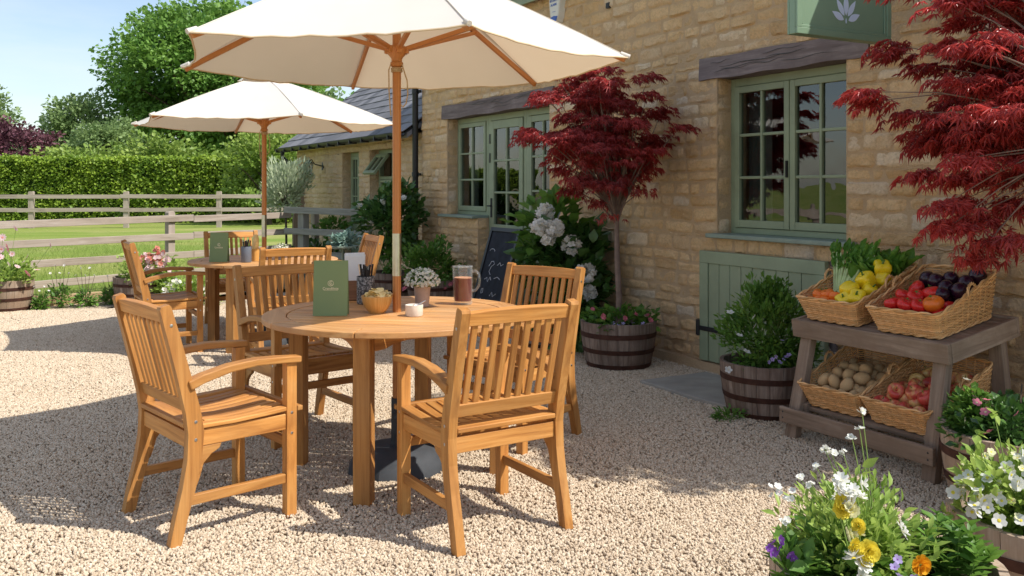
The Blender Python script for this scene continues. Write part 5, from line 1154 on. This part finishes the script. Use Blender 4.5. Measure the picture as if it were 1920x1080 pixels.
# olive standard
p = plant('olive_tree', -3.37, 13.5, 0, 'slim silvery olive tree by the end of the near fence', 'tree')
P, cc = clumped(2600, (0, 0, 1.32), (.34, .30, .40), 60, (.06, .06, .07), (.3, 1)); d = unit(P-np.array((0, 0, 1.2))); n = len(P)
scatter('crown', M['silver'], P, unit(d+UP*.8+rdir(n)*.5), rdir(n), rng.uniform(.06, .11, n), T_leaf(.13, .03, .05), p)
mb = MB(); mb.tube([(0, 0, 0), (.01, 0, .5), (0, 0, 1.0)], [.022, .018, .014], 8)
for q in cc[:30]: mb.tube([(0, 0, .95), tuple(np.array(q)*.5+np.array((0, 0, .55))), tuple(q)], [.008, .005, .002], 5)
mb.build('trunk', M['bark'], p, smooth=60)
p = plant('ground_shrub', -3.0, 13.3, 0, 'dark low shrub at the foot of the olive tree', 'shrub')
bush(p, (0, 0, .2), (.5, .3, .25), 900, .09, M['dk_leaf'], T_leaf(.3), 24, .06, 8, zmin=.0)
p = plant('ground_shrub', -2.62, 13.1, 0, 'light green sprawling plant in front of the plank gate', 'shrub')
bush(p, (0, .1, .68), (.28, .15, .14), 300, .08, M['md_leaf'], T_leaf(.3), 12, .05, 8, zmin=.0)

# ------------------------------------------------------------------ hedge and trees
h = empty('hedge', (-23, 33.5, 0), 0, 'long clipped green hedge behind the distant fence', 'hedge')
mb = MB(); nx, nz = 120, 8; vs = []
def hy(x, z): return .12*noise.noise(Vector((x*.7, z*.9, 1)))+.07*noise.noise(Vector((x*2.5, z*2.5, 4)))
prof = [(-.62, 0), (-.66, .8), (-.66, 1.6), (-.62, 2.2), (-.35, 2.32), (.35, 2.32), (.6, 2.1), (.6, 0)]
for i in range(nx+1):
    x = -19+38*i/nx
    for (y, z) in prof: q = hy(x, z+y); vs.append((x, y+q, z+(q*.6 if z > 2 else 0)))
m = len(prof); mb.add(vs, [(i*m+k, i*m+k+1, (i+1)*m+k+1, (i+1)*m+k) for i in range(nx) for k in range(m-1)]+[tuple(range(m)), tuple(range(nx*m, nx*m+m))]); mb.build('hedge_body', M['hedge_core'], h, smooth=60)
n = 46000; x = rng.uniform(-19, 19, n); x = np.where(rng.random(n) < .6, rng.uniform(2.5, 17, n), x); tz = rng.random(n); top = rng.random(n) < .2
z = np.where(top, 2.3+rng.normal(size=n)*.05, tz*2.35); y = np.where(top, rng.uniform(-.62, .6, n), -.66+rng.normal(size=n)*.04)
q = np.array([hy(a, b+c) for a, b, c in zip(x, z, y)]); y += q; z += np.where(z > 2.1, q*.6, 0)
scatter('hedge_leaves', M['hedge_leaf'], np.stack([x, y, z], 1), unit(np.array((0, -.5, -.1))+rdir(n)*.9), unit(np.array((0, -.7, .8))+rdir(n)*.6), rng.uniform(.08, .15, n), T_diam(.38), h)

def tree(name, label, x, y, trunk_h, c, rad, n, leaf, mat, K, cr, tr=.2, group=None, flat=.7, cat='tree', limbs=26, shell=(.35, 1)):
    root = plant(name, x, y, 0, label, cat, group)
    P, cc = clumped(n, c, rad, K, (cr, cr, cr*flat), shell); n = len(P); d = unit(P-np.array(c))
    scatter('crown', mat, P, unit(d+rdir(n)*.9), unit(UP+rdir(n)*.8+d*.4), rng.uniform(leaf*.6, leaf*1.3, n), T_diam(.4), root)
    mb = MB(); top = Vector((c[0], c[1], c[2])); b = Vector((0, 0, 0)); k1 = Vector((0, 0, trunk_h)); mb.tube([b, k1*.5+Vector((.02, 0, 0)), k1, k1.lerp(top, .6)], [tr*1.25, tr, tr*.85, tr*.4], 9)
    for q in cc[:limbs]:
        q = Vector(q); s = k1.lerp(top, random.uniform(-.05, .5)); mb.tube([s, s.lerp(q, .5)+Vector((0, 0, .06*(q-s).length)), q], [tr*.35, tr*.2, tr*.06], 6)
    mb.build('trunk', M['bark'], root, smooth=60); return root
GT = 'trees and bushes beyond the hedge'
tree('broadleaf_tree', 'tallest tree, full green crown rising above the far parasol', -16.6, 50, 2.6, (-.1, 0, 7.0), (5.7, 5, 4.3), 52000, .25, M['tree_a'], 300, .55, .38, GT, .6, limbs=60)
tree('broadleaf_tree', 'green tree cut by the left edge of the photo', -27.3, 45, 1.6, (0, 0, 4.1), (2.4, 2.2, 2.3), 9000, .22, M['tree_b'], 60, .4, .2, GT)
tree('slender_tree', 'pale feathery tree between the copper bush and the tallest tree', -22.3, 47, 1.8, (0, 0, 4.1), (1.7, 1.6, 2.2), 7500, .19, M['tree_b'], 60, .32, .14, GT)
tree('slender_tree', 'smaller pale tree left of the tallest tree trunk', -19.9, 44, 1.2, (0, 0, 3.2), (1.7, 1.5, 1.5), 6000, .19, M['tree_b'], 50, .32, .12, GT)
tree('copper_bush', 'dark purple leaved bush above the hedge at left', -21.0, 38.5, .8, (-.3, 0, 2.55), (2.0, 1.5, 1.35), 9000, .16, M['plum_leaf'], 100, .26, .12, GT, cat='bush')
tree('hawthorn_bush', 'rough bush behind the hedge just below the tallest tree', -14.6, 38, .8, (0, 0, 1.95), (2.6, 1.4, 1.35), 4200, .2, M['tree_c'], 70, .32, .12, GT, cat='bush')
tree('hawthorn_bush', 'yellow green bush peeping over the hedge right of the copper bush', -17.6, 37, .8, (0, 0, 1.9), (1.9, 1.4, 1.2), 3000, .2, M['tree_c'], 50, .3, .12, GT, cat='bush')
tree('hawthorn_bush', 'wide light green bush where the hedge meets the lean-to', -9.0, 35.9, .8, (0, 0, 1.9), (2.2, 1.6, 1.75), 7000, .17, M['tree_c'], 90, .3, .12, GT, cat='bush')
tree('hawthorn_bush', 'tall light green bush beyond the lean-to gable', -8.4, 31.2, .8, (0, 0, 1.8), (1.5, 1.5, 1.5), 5200, .15, M['tree_c'], 80, .25, .12, GT, cat='bush')
tree('broadleaf_tree', 'tree crown showing over the slate roof beyond the parasols', -7.2, 44, 2, (0, 0, 3.3), (2.6, 2.4, 2.2), 6500, .3, M['tree_a'], 80, .45, .25, GT)
tree('broadleaf_tree', 'green tree far behind between tallest tree and roof', -12.5, 58, 2, (0, 0, 4.6), (3.6, 3, 2.9), 4200, .36, M['tree_b'], 70, .55, .25, GT)
# far wood as one mass
P, cc = clumped(15000, (-38, 100, 3.6), (34, 9, 4.6), 260, (1.3, 1.3, .9), (.2, 1), .2); n = len(P)
tag(scatter('far_wood', M['far_leaf'], P, rdir(n), unit(UP+rdir(n)*.7), rng.uniform(.5, 1.0, n), T_diam(.45)), 'distant woodland on the horizon behind the hedge', 'woodland', kind='stuff')

# ------------------------------------------------------------------ vegetable stand
VS = empty('vegetable_stand', tuple(W(1.92, .0, 0)), RZ, 'weathered grey two tier wooden display stand against the wall', 'display stand')
# local x along wall, y into wall (front = -y)
for (x0, y0, x1, y1, zt_) in ((-.40, -.80, -.385, -.69, .52), (.40, -.80, .385, -.69, .52), (-.42, -.255, -.40, -.32, .605), (.42, -.255, .40, -.32, .605)):
    MB().beam((x0, y0, -.01), (x1, y1, zt_), .07, .045, up=(0, 1, .1)).build('leg', M['grey_wood'], VS, .004)
tl_ = R(9.3); def_ = Matrix.Translation((0, -.74, .0)) @ Matrix.Rotation(tl_, 4, 'X')
def tier(z, w2, depth, ap):
    o = Matrix.Translation((0, -.75, z)) @ Matrix.Rotation(tl_, 4, 'X')
    mb = MB()
    for k in range(6): a = .024+(depth-.024)*k/6; mb.bb(-w2+.022, w2-.022, a+.002, a+(depth-.024)/6-.002, -.02, 0)
    s = mb.build('shelf', M['grey_wood'], VS, .003); s.matrix_local = o
    mb = MB(); mb.bb(-w2, w2, -.002, .022, -ap, .008); mb.bb(-w2, -w2+.02, .0245, depth, -ap, .006); mb.bb(w2-.02, w2, .0245, depth, -ap, .006); mb.bb(-w2, w2, depth+.0005, depth+.022, -ap, .008)
    s = mb.build('shelf_rim', M['grey_wood'], VS, .004); s.matrix_local = o
    return o
TA = tier(.60, .45, .51, .085); 
TB0 = Matrix.Translation((0, -.77, .165)) @ Matrix.Rotation(R(10.5), 4, 'X')
mb = MB()
for k in range(5): a = .02+.5*k/5; mb.bb(-.37, .37, a+.002, a+.1-.002, -.02, 0)
s = mb.build('shelf', M['grey_wood'], VS, .003); s.matrix_local = TB0
mb = MB(); mb.bb(-.445, .445, -.845, -.822, .085, .165); s = mb.build('crossbar', M['grey_wood'], VS, .004)
mb = MB()
for sx in (-1, 1): mb.beam((sx*.35, -.76, .155), (sx*.35, -.26, .245), .025, .06)
mb.build('side_rail', M['grey_wood'], VS, .004)
mb = MB()
for x in (-.42, .42):
    for z in (.11, .14): mb.lathe([(.005, 0), (.0, .002)], 8, Matrix.Translation((x, -.845, z)) @ Matrix.Rotation(R(90), 4, 'X'))
mb.build('screw', M['black'], VS)
VM = Matrix.Translation(P0+WR*1.92) @ Matrix.Rotation(RZ, 4, 'Z')

def make_basket():
    root = empty('wicker_basket'); hx0, hy0, hx1, hy1 = .158, .212, .188, .246; HF, HB = .115, .215
    def outline(t_, n=150, ins=0):
        hx = hx0+(hx1-hx0)*t_-ins; hy = hy0+(hy1-hy0)*t_-ins; r = .025; pts = []; per = 2*(2*hx+2*hy)
        for i in range(n):
            s = per*i/n
            if s < 2*hx: p = (-hx+s, -hy); nn = (0, -1)
            elif s < 2*hx+2*hy: p = (hx, -hy+(s-2*hx)); nn = (1, 0)
            elif s < 4*hx+2*hy: p = (hx-(s-2*hx-2*hy), hy); nn = (0, 1)
            else: p = (-hx, hy-(s-4*hx-2*hy)); nn = (-1, 0)
            x, y = p; cx_, cy_ = max(-hx+r, min(hx-r, x)), max(-hy+r, min(hy-r, y)); dx, dy = x-cx_, y-cy_
            if abs(x-cx_) > 1e-6 and abs(y-cy_) > 1e-6:
                l = math.hypot(dx, dy); x, y = cx_+dx/l*r, cy_+dy/l*r; nn = (dx/l, dy/l)
            pts.append((x, y, nn))
        return pts
    def hz(y, t_): return t_*(HF+(HB-HF)*((y+hy1)/(2*hy1))**1.15)
    mb = MB(); rows = 21; N_ = 144
    for rr in range(rows):
        t_ = (rr+.5)/rows; o = outline(t_, N_); pts = []
        for i, (x, y, nn) in enumerate(o):
            w_ = .0032*math.cos(math.pi*(i/2.0+rr)); pts.append((x+nn[0]*w_, y+nn[1]*w_, hz(y, t_)+.0008*math.sin(i*1.7+rr)))
        pts.append(pts[0]); mb.tube(pts, .0033, 5, cap=False)
    for i in range(0, N_, 4):
        pts = []
        for t_ in (0, .33, .66, 1): x, y, nn = outline(t_, N_)[i]; pts.append((x, y, hz(y, t_)))
        mb.tube(pts, .0026, 5)
    mb.build('weave', M['wicker'], root, smooth=70, recalc=False)
    mb = MB()
    for ph in (0, math.pi):
        for tt in (0.0, 1.0):
            o = outline(tt, N_); pts = [(x+nn[0]*.005*math.cos(i*.55+ph), y+nn[1]*.005*math.cos(i*.55+ph), hz(y, tt)+.004+.005*math.sin(i*.55+ph)) for i, (x, y, nn) in enumerate(o)]; pts.append(pts[0]); mb.tube(pts, .0052, 6, cap=False)
    mb.build('rim', M['wicker'], root, smooth=70, recalc=False)
    MB().bb(-hx0+.002, hx0-.002, -hy0+.002, hy0-.002, 0, .006).build('bottom', M['wicker'], root)
    for s in (-1, 1):
        mb = MB(); y0 = .02; z0 = hz(y0, 1); x0 = s*(hx1+.004)
        for ph in (0, 2.1, 4.2):
            pts = []
            for i in range(25):
                a = math.pi*i/24; c = Vector((x0, y0-.04*math.cos(a), z0-.02+.062*math.sin(a))); pts.append(c+Vector((.0045*math.cos(i*.8+ph), 0, .0045*math.sin(i*.8+ph))))
            mb.tube(pts, .0034, 5)
        mb.build('handle', M['wicker'], root, smooth=70, recalc=False)
    return root
def setM(o, M4): o.matrix_world = M4
BK = make_basket(); BKs = []
for i, (Tm, x, yo, lab) in enumerate(((TA, -.225, .258, 'upper left wicker basket of greens, yellow peppers and orange tomatoes'), (TA, .205, .258, 'upper right wicker basket of red tomatoes and dark plums'), (TB0, -.195, .255, 'lower left wicker basket full of potatoes'), (TB0, .195, .255, 'lower right wicker basket of red and yellow apples'))):
    o = BK if i == 0 else copy_tree(BK); setM(o, VM @ Tm @ Matrix.Translation((x, yo, .009)) @ Matrix.Rotation(R((-1, 2, 1, -2)[i]), 4, 'Z')); tag(o, lab, 'basket', 'wicker baskets on the stand'); BKs.append(o.matrix_world.copy())

def fruit_mesh(name, kind, seed):
    random.seed(seed); mb = MB(); n = 20; sd_ = random.random()*9
    nz_ = lambda a, z: 1+.05*noise.noise(Vector((math.cos(a)*1.2, math.sin(a)*1.2, z*30+sd_)))
    def ball(r, zs, dim=0, flat=1, rf=None):
        pr = []
        for i in range(13):
            a = -math.pi/2+math.pi*i/12; rr = r*math.cos(a); z = r*math.sin(a)*flat
            if dim and i > 8: z -= dim*r*(math.cos(a*1.0) < .75)*((i-8)/4)**1.0*(1-rr/r)
            pr.append((max(rr, 0), z+r*flat))
        mb.lathe(pr, n, rf=rf or nz_)
    if kind == 'potato': ball(1, 0, 0, .82, lambda a, z: (1+.22*math.cos(a)**2)*(1+.12*noise.noise(Vector((math.cos(a)*1.3, math.sin(a)*1.3, z+sd_)))))
    elif kind == 'apple': ball(1, 0, .9, .9); mb.tube([(0, 0, 1.55), (.05, 0, 1.85)], .05, 6, 1)
    elif kind == 'tomato':
        ball(1, 0, .55, .82, lambda a, z: 1+.035*math.cos(5*a+sd_))
        for k in range(5): a = k*1.257; mb.add([(0, 0, 1.56), (.12*math.cos(a+.5), .12*math.sin(a+.5), 1.58), (.42*math.cos(a), .42*math.sin(a), 1.62), (.12*math.cos(a-.5), .12*math.sin(a-.5), 1.58)], [(0, 1, 2, 3)], None, 1)
        mb.tube([(0, 0, 1.5), (.04, .03, 1.75)], .06, 6, 1)
    elif kind == 'plum': ball(1, 0, 0, 1.1)
    elif kind == 'pepper':
        mb.lathe([(0, .12), (.3, .02), (.55, 0), (.78, .2), (.92, .7), (1.0, 1.2), (.92, 1.6), (.65, 1.8), (.3, 1.74), (0, 1.6)], 28, rf=lambda a, z: 1+.13*math.cos(4*a+sd_)+.03*math.sin(3*a)); mb.tube([(0, 0, 1.55), (.02, .05, 1.85), (.1, .12, 2.1)], [.16, .1, .11], 8, 1)
    me_o = mb.build(name, [M[{'potato': 'potato', 'apple': 'apple', 'tomato': 'red', 'plum': 'plum', 'pepper': 'yellow'}[kind]], M['calyx']], None, smooth=60); me = me_o.data; bpy.data.objects.remove(me_o); return me
FM = {k: [fruit_mesh(k, k, 31*i+len(k)) for i in range(3)] for k in ('potato', 'apple', 'tomato', 'plum', 'pepper')}
FM['orange_tomato'] = []
for m in FM['tomato']: c = m.copy(); c.materials[0] = M['orange']; FM['orange_tomato'].append(c)
RF = random.Random(3)
def fruit(kind, bi, x, y, z, r, label, cat, group, tilt=.5):
    o = bpy.data.objects.new(kind, RF.choice(FM[kind])); COL.objects.link(o)
    y = max(y, -.222+r); x = max(-.168+r*.9, min(.168-r*.9, x))
    rot = Matrix.Rotation(RF.uniform(0, 6.28), 4, 'Z') @ Matrix.Rotation(RF.uniform(.2, 1)*tilt, 4, 'X') @ Matrix.Rotation(RF.uniform(0, 6.28), 4, 'Z')
    o.matrix_world = BKs[bi] @ Matrix.Translation((x, y, z+(.02 if bi < 2 else .032))) @ rot @ Matrix.Diagonal((r, r, r, 1)) @ Matrix.Translation((0, 0, -.9)); tag(o, label, cat, group)
def fill(kind, bi, pts, r, label, cat, group, tilt=.5):
    for (x, y, z) in pts: fruit(kind, bi, x+RF.uniform(-.006, .006), y+RF.uniform(-.006, .006), z, r*RF.uniform(.9, 1.1), label, cat, group, tilt)
# potatoes (basket 2)
PT = []
for iy in range(5):
    for ix in range(5): PT.append((-.115+.055*ix+.012*(iy % 2), -.195+.075*iy, .045+.012*iy))
for iy in range(3):
    for ix in range(3): PT.append((-.09+.07*ix+.02*(iy % 2), -.15+.08*iy, .092+.014*iy))
fill('potato', 2, PT, .032, 'brown potato heaped in the lower left wicker basket', 'potato', 'potatoes in the lower left basket', 1.5)
AP = [(-.11+.068*ix+.012*(iy % 2), -.19+.085*iy, .05+.014*iy) for iy in range(5) for ix in range(4)]+[(-.07, -.13, .105), (.02, -.11, .11), (.1, -.13, .108), (-.02, -.04, .115), (.08, -.03, .12)]
fill('apple', 3, AP, .040, 'red and yellow apple in the lower right wicker basket', 'apple', 'apples in the lower right basket', 1.0)
# upper right basket
base = [(-.11+.068*ix+.012*(iy % 2), -.19+.085*iy, .05+.012*iy) for iy in range(5) for ix in range(4)]
fill('tomato', 1, [p_ for p_ in base if p_[1] < .0], .040, 'red tomato piled in the upper right wicker basket', 'tomato', 'red tomatoes in the upper right basket', .9)
fill('tomato', 1, [(-.10, -.15, .108), (-.03, -.16, .11), (-.10, -.06, .125), (-.03, -.08, .13), (.03, -.15, .108), (-.10, .02, .14), (.02, -.02, .14)], .040, 'red tomato piled in the upper right wicker basket', 'tomato', 'red tomatoes in the upper right basket', .9)
fruit('orange_tomato', 1, .085, -.12, .118, .047, 'big orange beef tomato at the front of the upper right basket', 'tomato', None, .5)
fill('plum', 1, [p_ for p_ in base if p_[1] > .0], .038, 'dark purple plum at the back of the upper right basket', 'plum', 'dark plums in the upper right basket', 1)
fill('plum', 1, [(.06, .0, .12), (.11, .05, .13), (.03, .06, .135), (.1, .12, .15), (-.04, .1, .15), (.02, .15, .16), (.12, .19, .17), (-.1, .14, .15)], .038, 'dark purple plum at the back of the upper right basket', 'plum', 'dark plums in the upper right basket', 1)
# upper left basket
fill('orange_tomato', 0, [(-.135, -.20, .07), (-.085, -.215, .08), (-.03, -.215, .085), (-.11, -.15, .10), (-.055, -.155, .11), (0, -.16, .105), (-.14, -.13, .075), (.02, -.2, .07)], .034, 'round orange tomato at the front left of the upper left basket', 'tomato', 'orange tomatoes in the upper left basket', .7)
fill('pepper', 0, [(.075, -.2, .09), (.12, -.14, .10), (.06, -.13, .13), (.125, -.06, .12), (.09, -.03, .165), (.13, .05, .15), (.10, .08, .2), (.04, -.07, .10)], .043, 'yellow pepper on the right side of the upper left basket', 'pepper', 'yellow peppers in the upper left basket', 1.6)
def leafy(name, loc, label, cat, nl, size, spread, mat, tpl, lean=(0, 0, 1), stalk=None):
    o = empty(name); setM(o, BKs[0] @ Matrix.Translation(loc)); tag(o, label, cat)
    Pl = []; F = []; 
    for k in range(nl): a = k*2.4; q = spread*math.sqrt((k+.5)/nl); Pl.append((q*math.cos(a), q*math.sin(a), -.01+.03*random.random())); F.append((math.cos(a)*(.25+q*6)+lean[0], math.sin(a)*(.25+q*6)+lean[1], lean[2]))
    Pl = np.array(Pl); F = unit(np.array(F)+rng.normal(size=(nl, 3))*.18)
    scatter('leaves', mat, Pl, F, unit(UP*.4-F*.2+rng.normal(size=(nl, 3))*.6), rng.uniform(size*.7, size*1.15, nl), tpl, o, smooth=True); return o
def T_crinkle(w=.4, nu=9, nv=7):
    v = []; f = []
    for i in range(nu):
        t_ = i/(nu-1); ww = w*math.sin(math.pi*min(1, t_*.92+.06))**.7*(.35+.65*t_)
        for j in range(nv): s = j/(nv-1)*2-1; v.append((s*ww, t_*(1-.1*s*s), .10*s*s*1.2+.06*math.sin(t_*17+s*5)*abs(s)-.25*t_*t_*.6+.05*math.sin(s*14+t_*9)*abs(s)))
    for i in range(nu-1):
        for j in range(nv-1): a = i*nv+j; f.append((a, a+1, a+nv+1, a+nv))
    return v, f, None
leafy('lettuce', (.0, .12, .15), 'dark green curly lettuce at the back of the upper left basket', 'lettuce', 60, .13, .05, M['salad'], T_crinkle(.42))
leafy('chard', (.115, .17, .17), 'upright green chard at the right back of the upper left basket', 'chard', 16, .14, .03, M['salad'], T_crinkle(.3), (.1, 0, .9))
leafy('endive', (-.04, .17, .15), 'leafy dark endive behind the spring onions', 'endive', 40, .13, .045, M['salad'], T_crinkle(.36))
o = empty('spring_onions'); setM(o, BKs[0] @ Matrix.Translation((-.09, -.02, .10))); tag(o, 'bundle of pale stemmed spring onions leaning up at the basket left', 'spring onions')
mb = MB(); PL = []; FL = []
for k in range(11):
    x = -.045+.011*k; fan = (k-5)*.006; a = Vector((x*.6+.01, -.03+.008*(k % 3), -.01+.012*(k % 3))); b = Vector((x+fan*1.2-.01, .07, .10+.01*(k % 2))); c = Vector((x*1.3+fan*2.2-.02, .13, .18)); mb.tube([a, a.lerp(b, .5), b, c], [.0075, .0075, .007, .004], 8)
    for j in range(5): PL.append(tuple(b.lerp(c, j/4))); FL.append(tuple((c-b).normalized()+Vector((random.uniform(-.5, .5), random.uniform(-.3, .3), random.uniform(-.1, .4)))))
mb.build('stalks', M['leek_w'], o, smooth=60); n = len(PL)
scatter('leaves', M['salad'], np.array(PL), unit(np.array(FL)), unit(rng.normal(size=(n, 3))*.5+np.array((0, -1, .5))), rng.uniform(.07, .11, n), T_crinkle(.2), o, smooth=True)
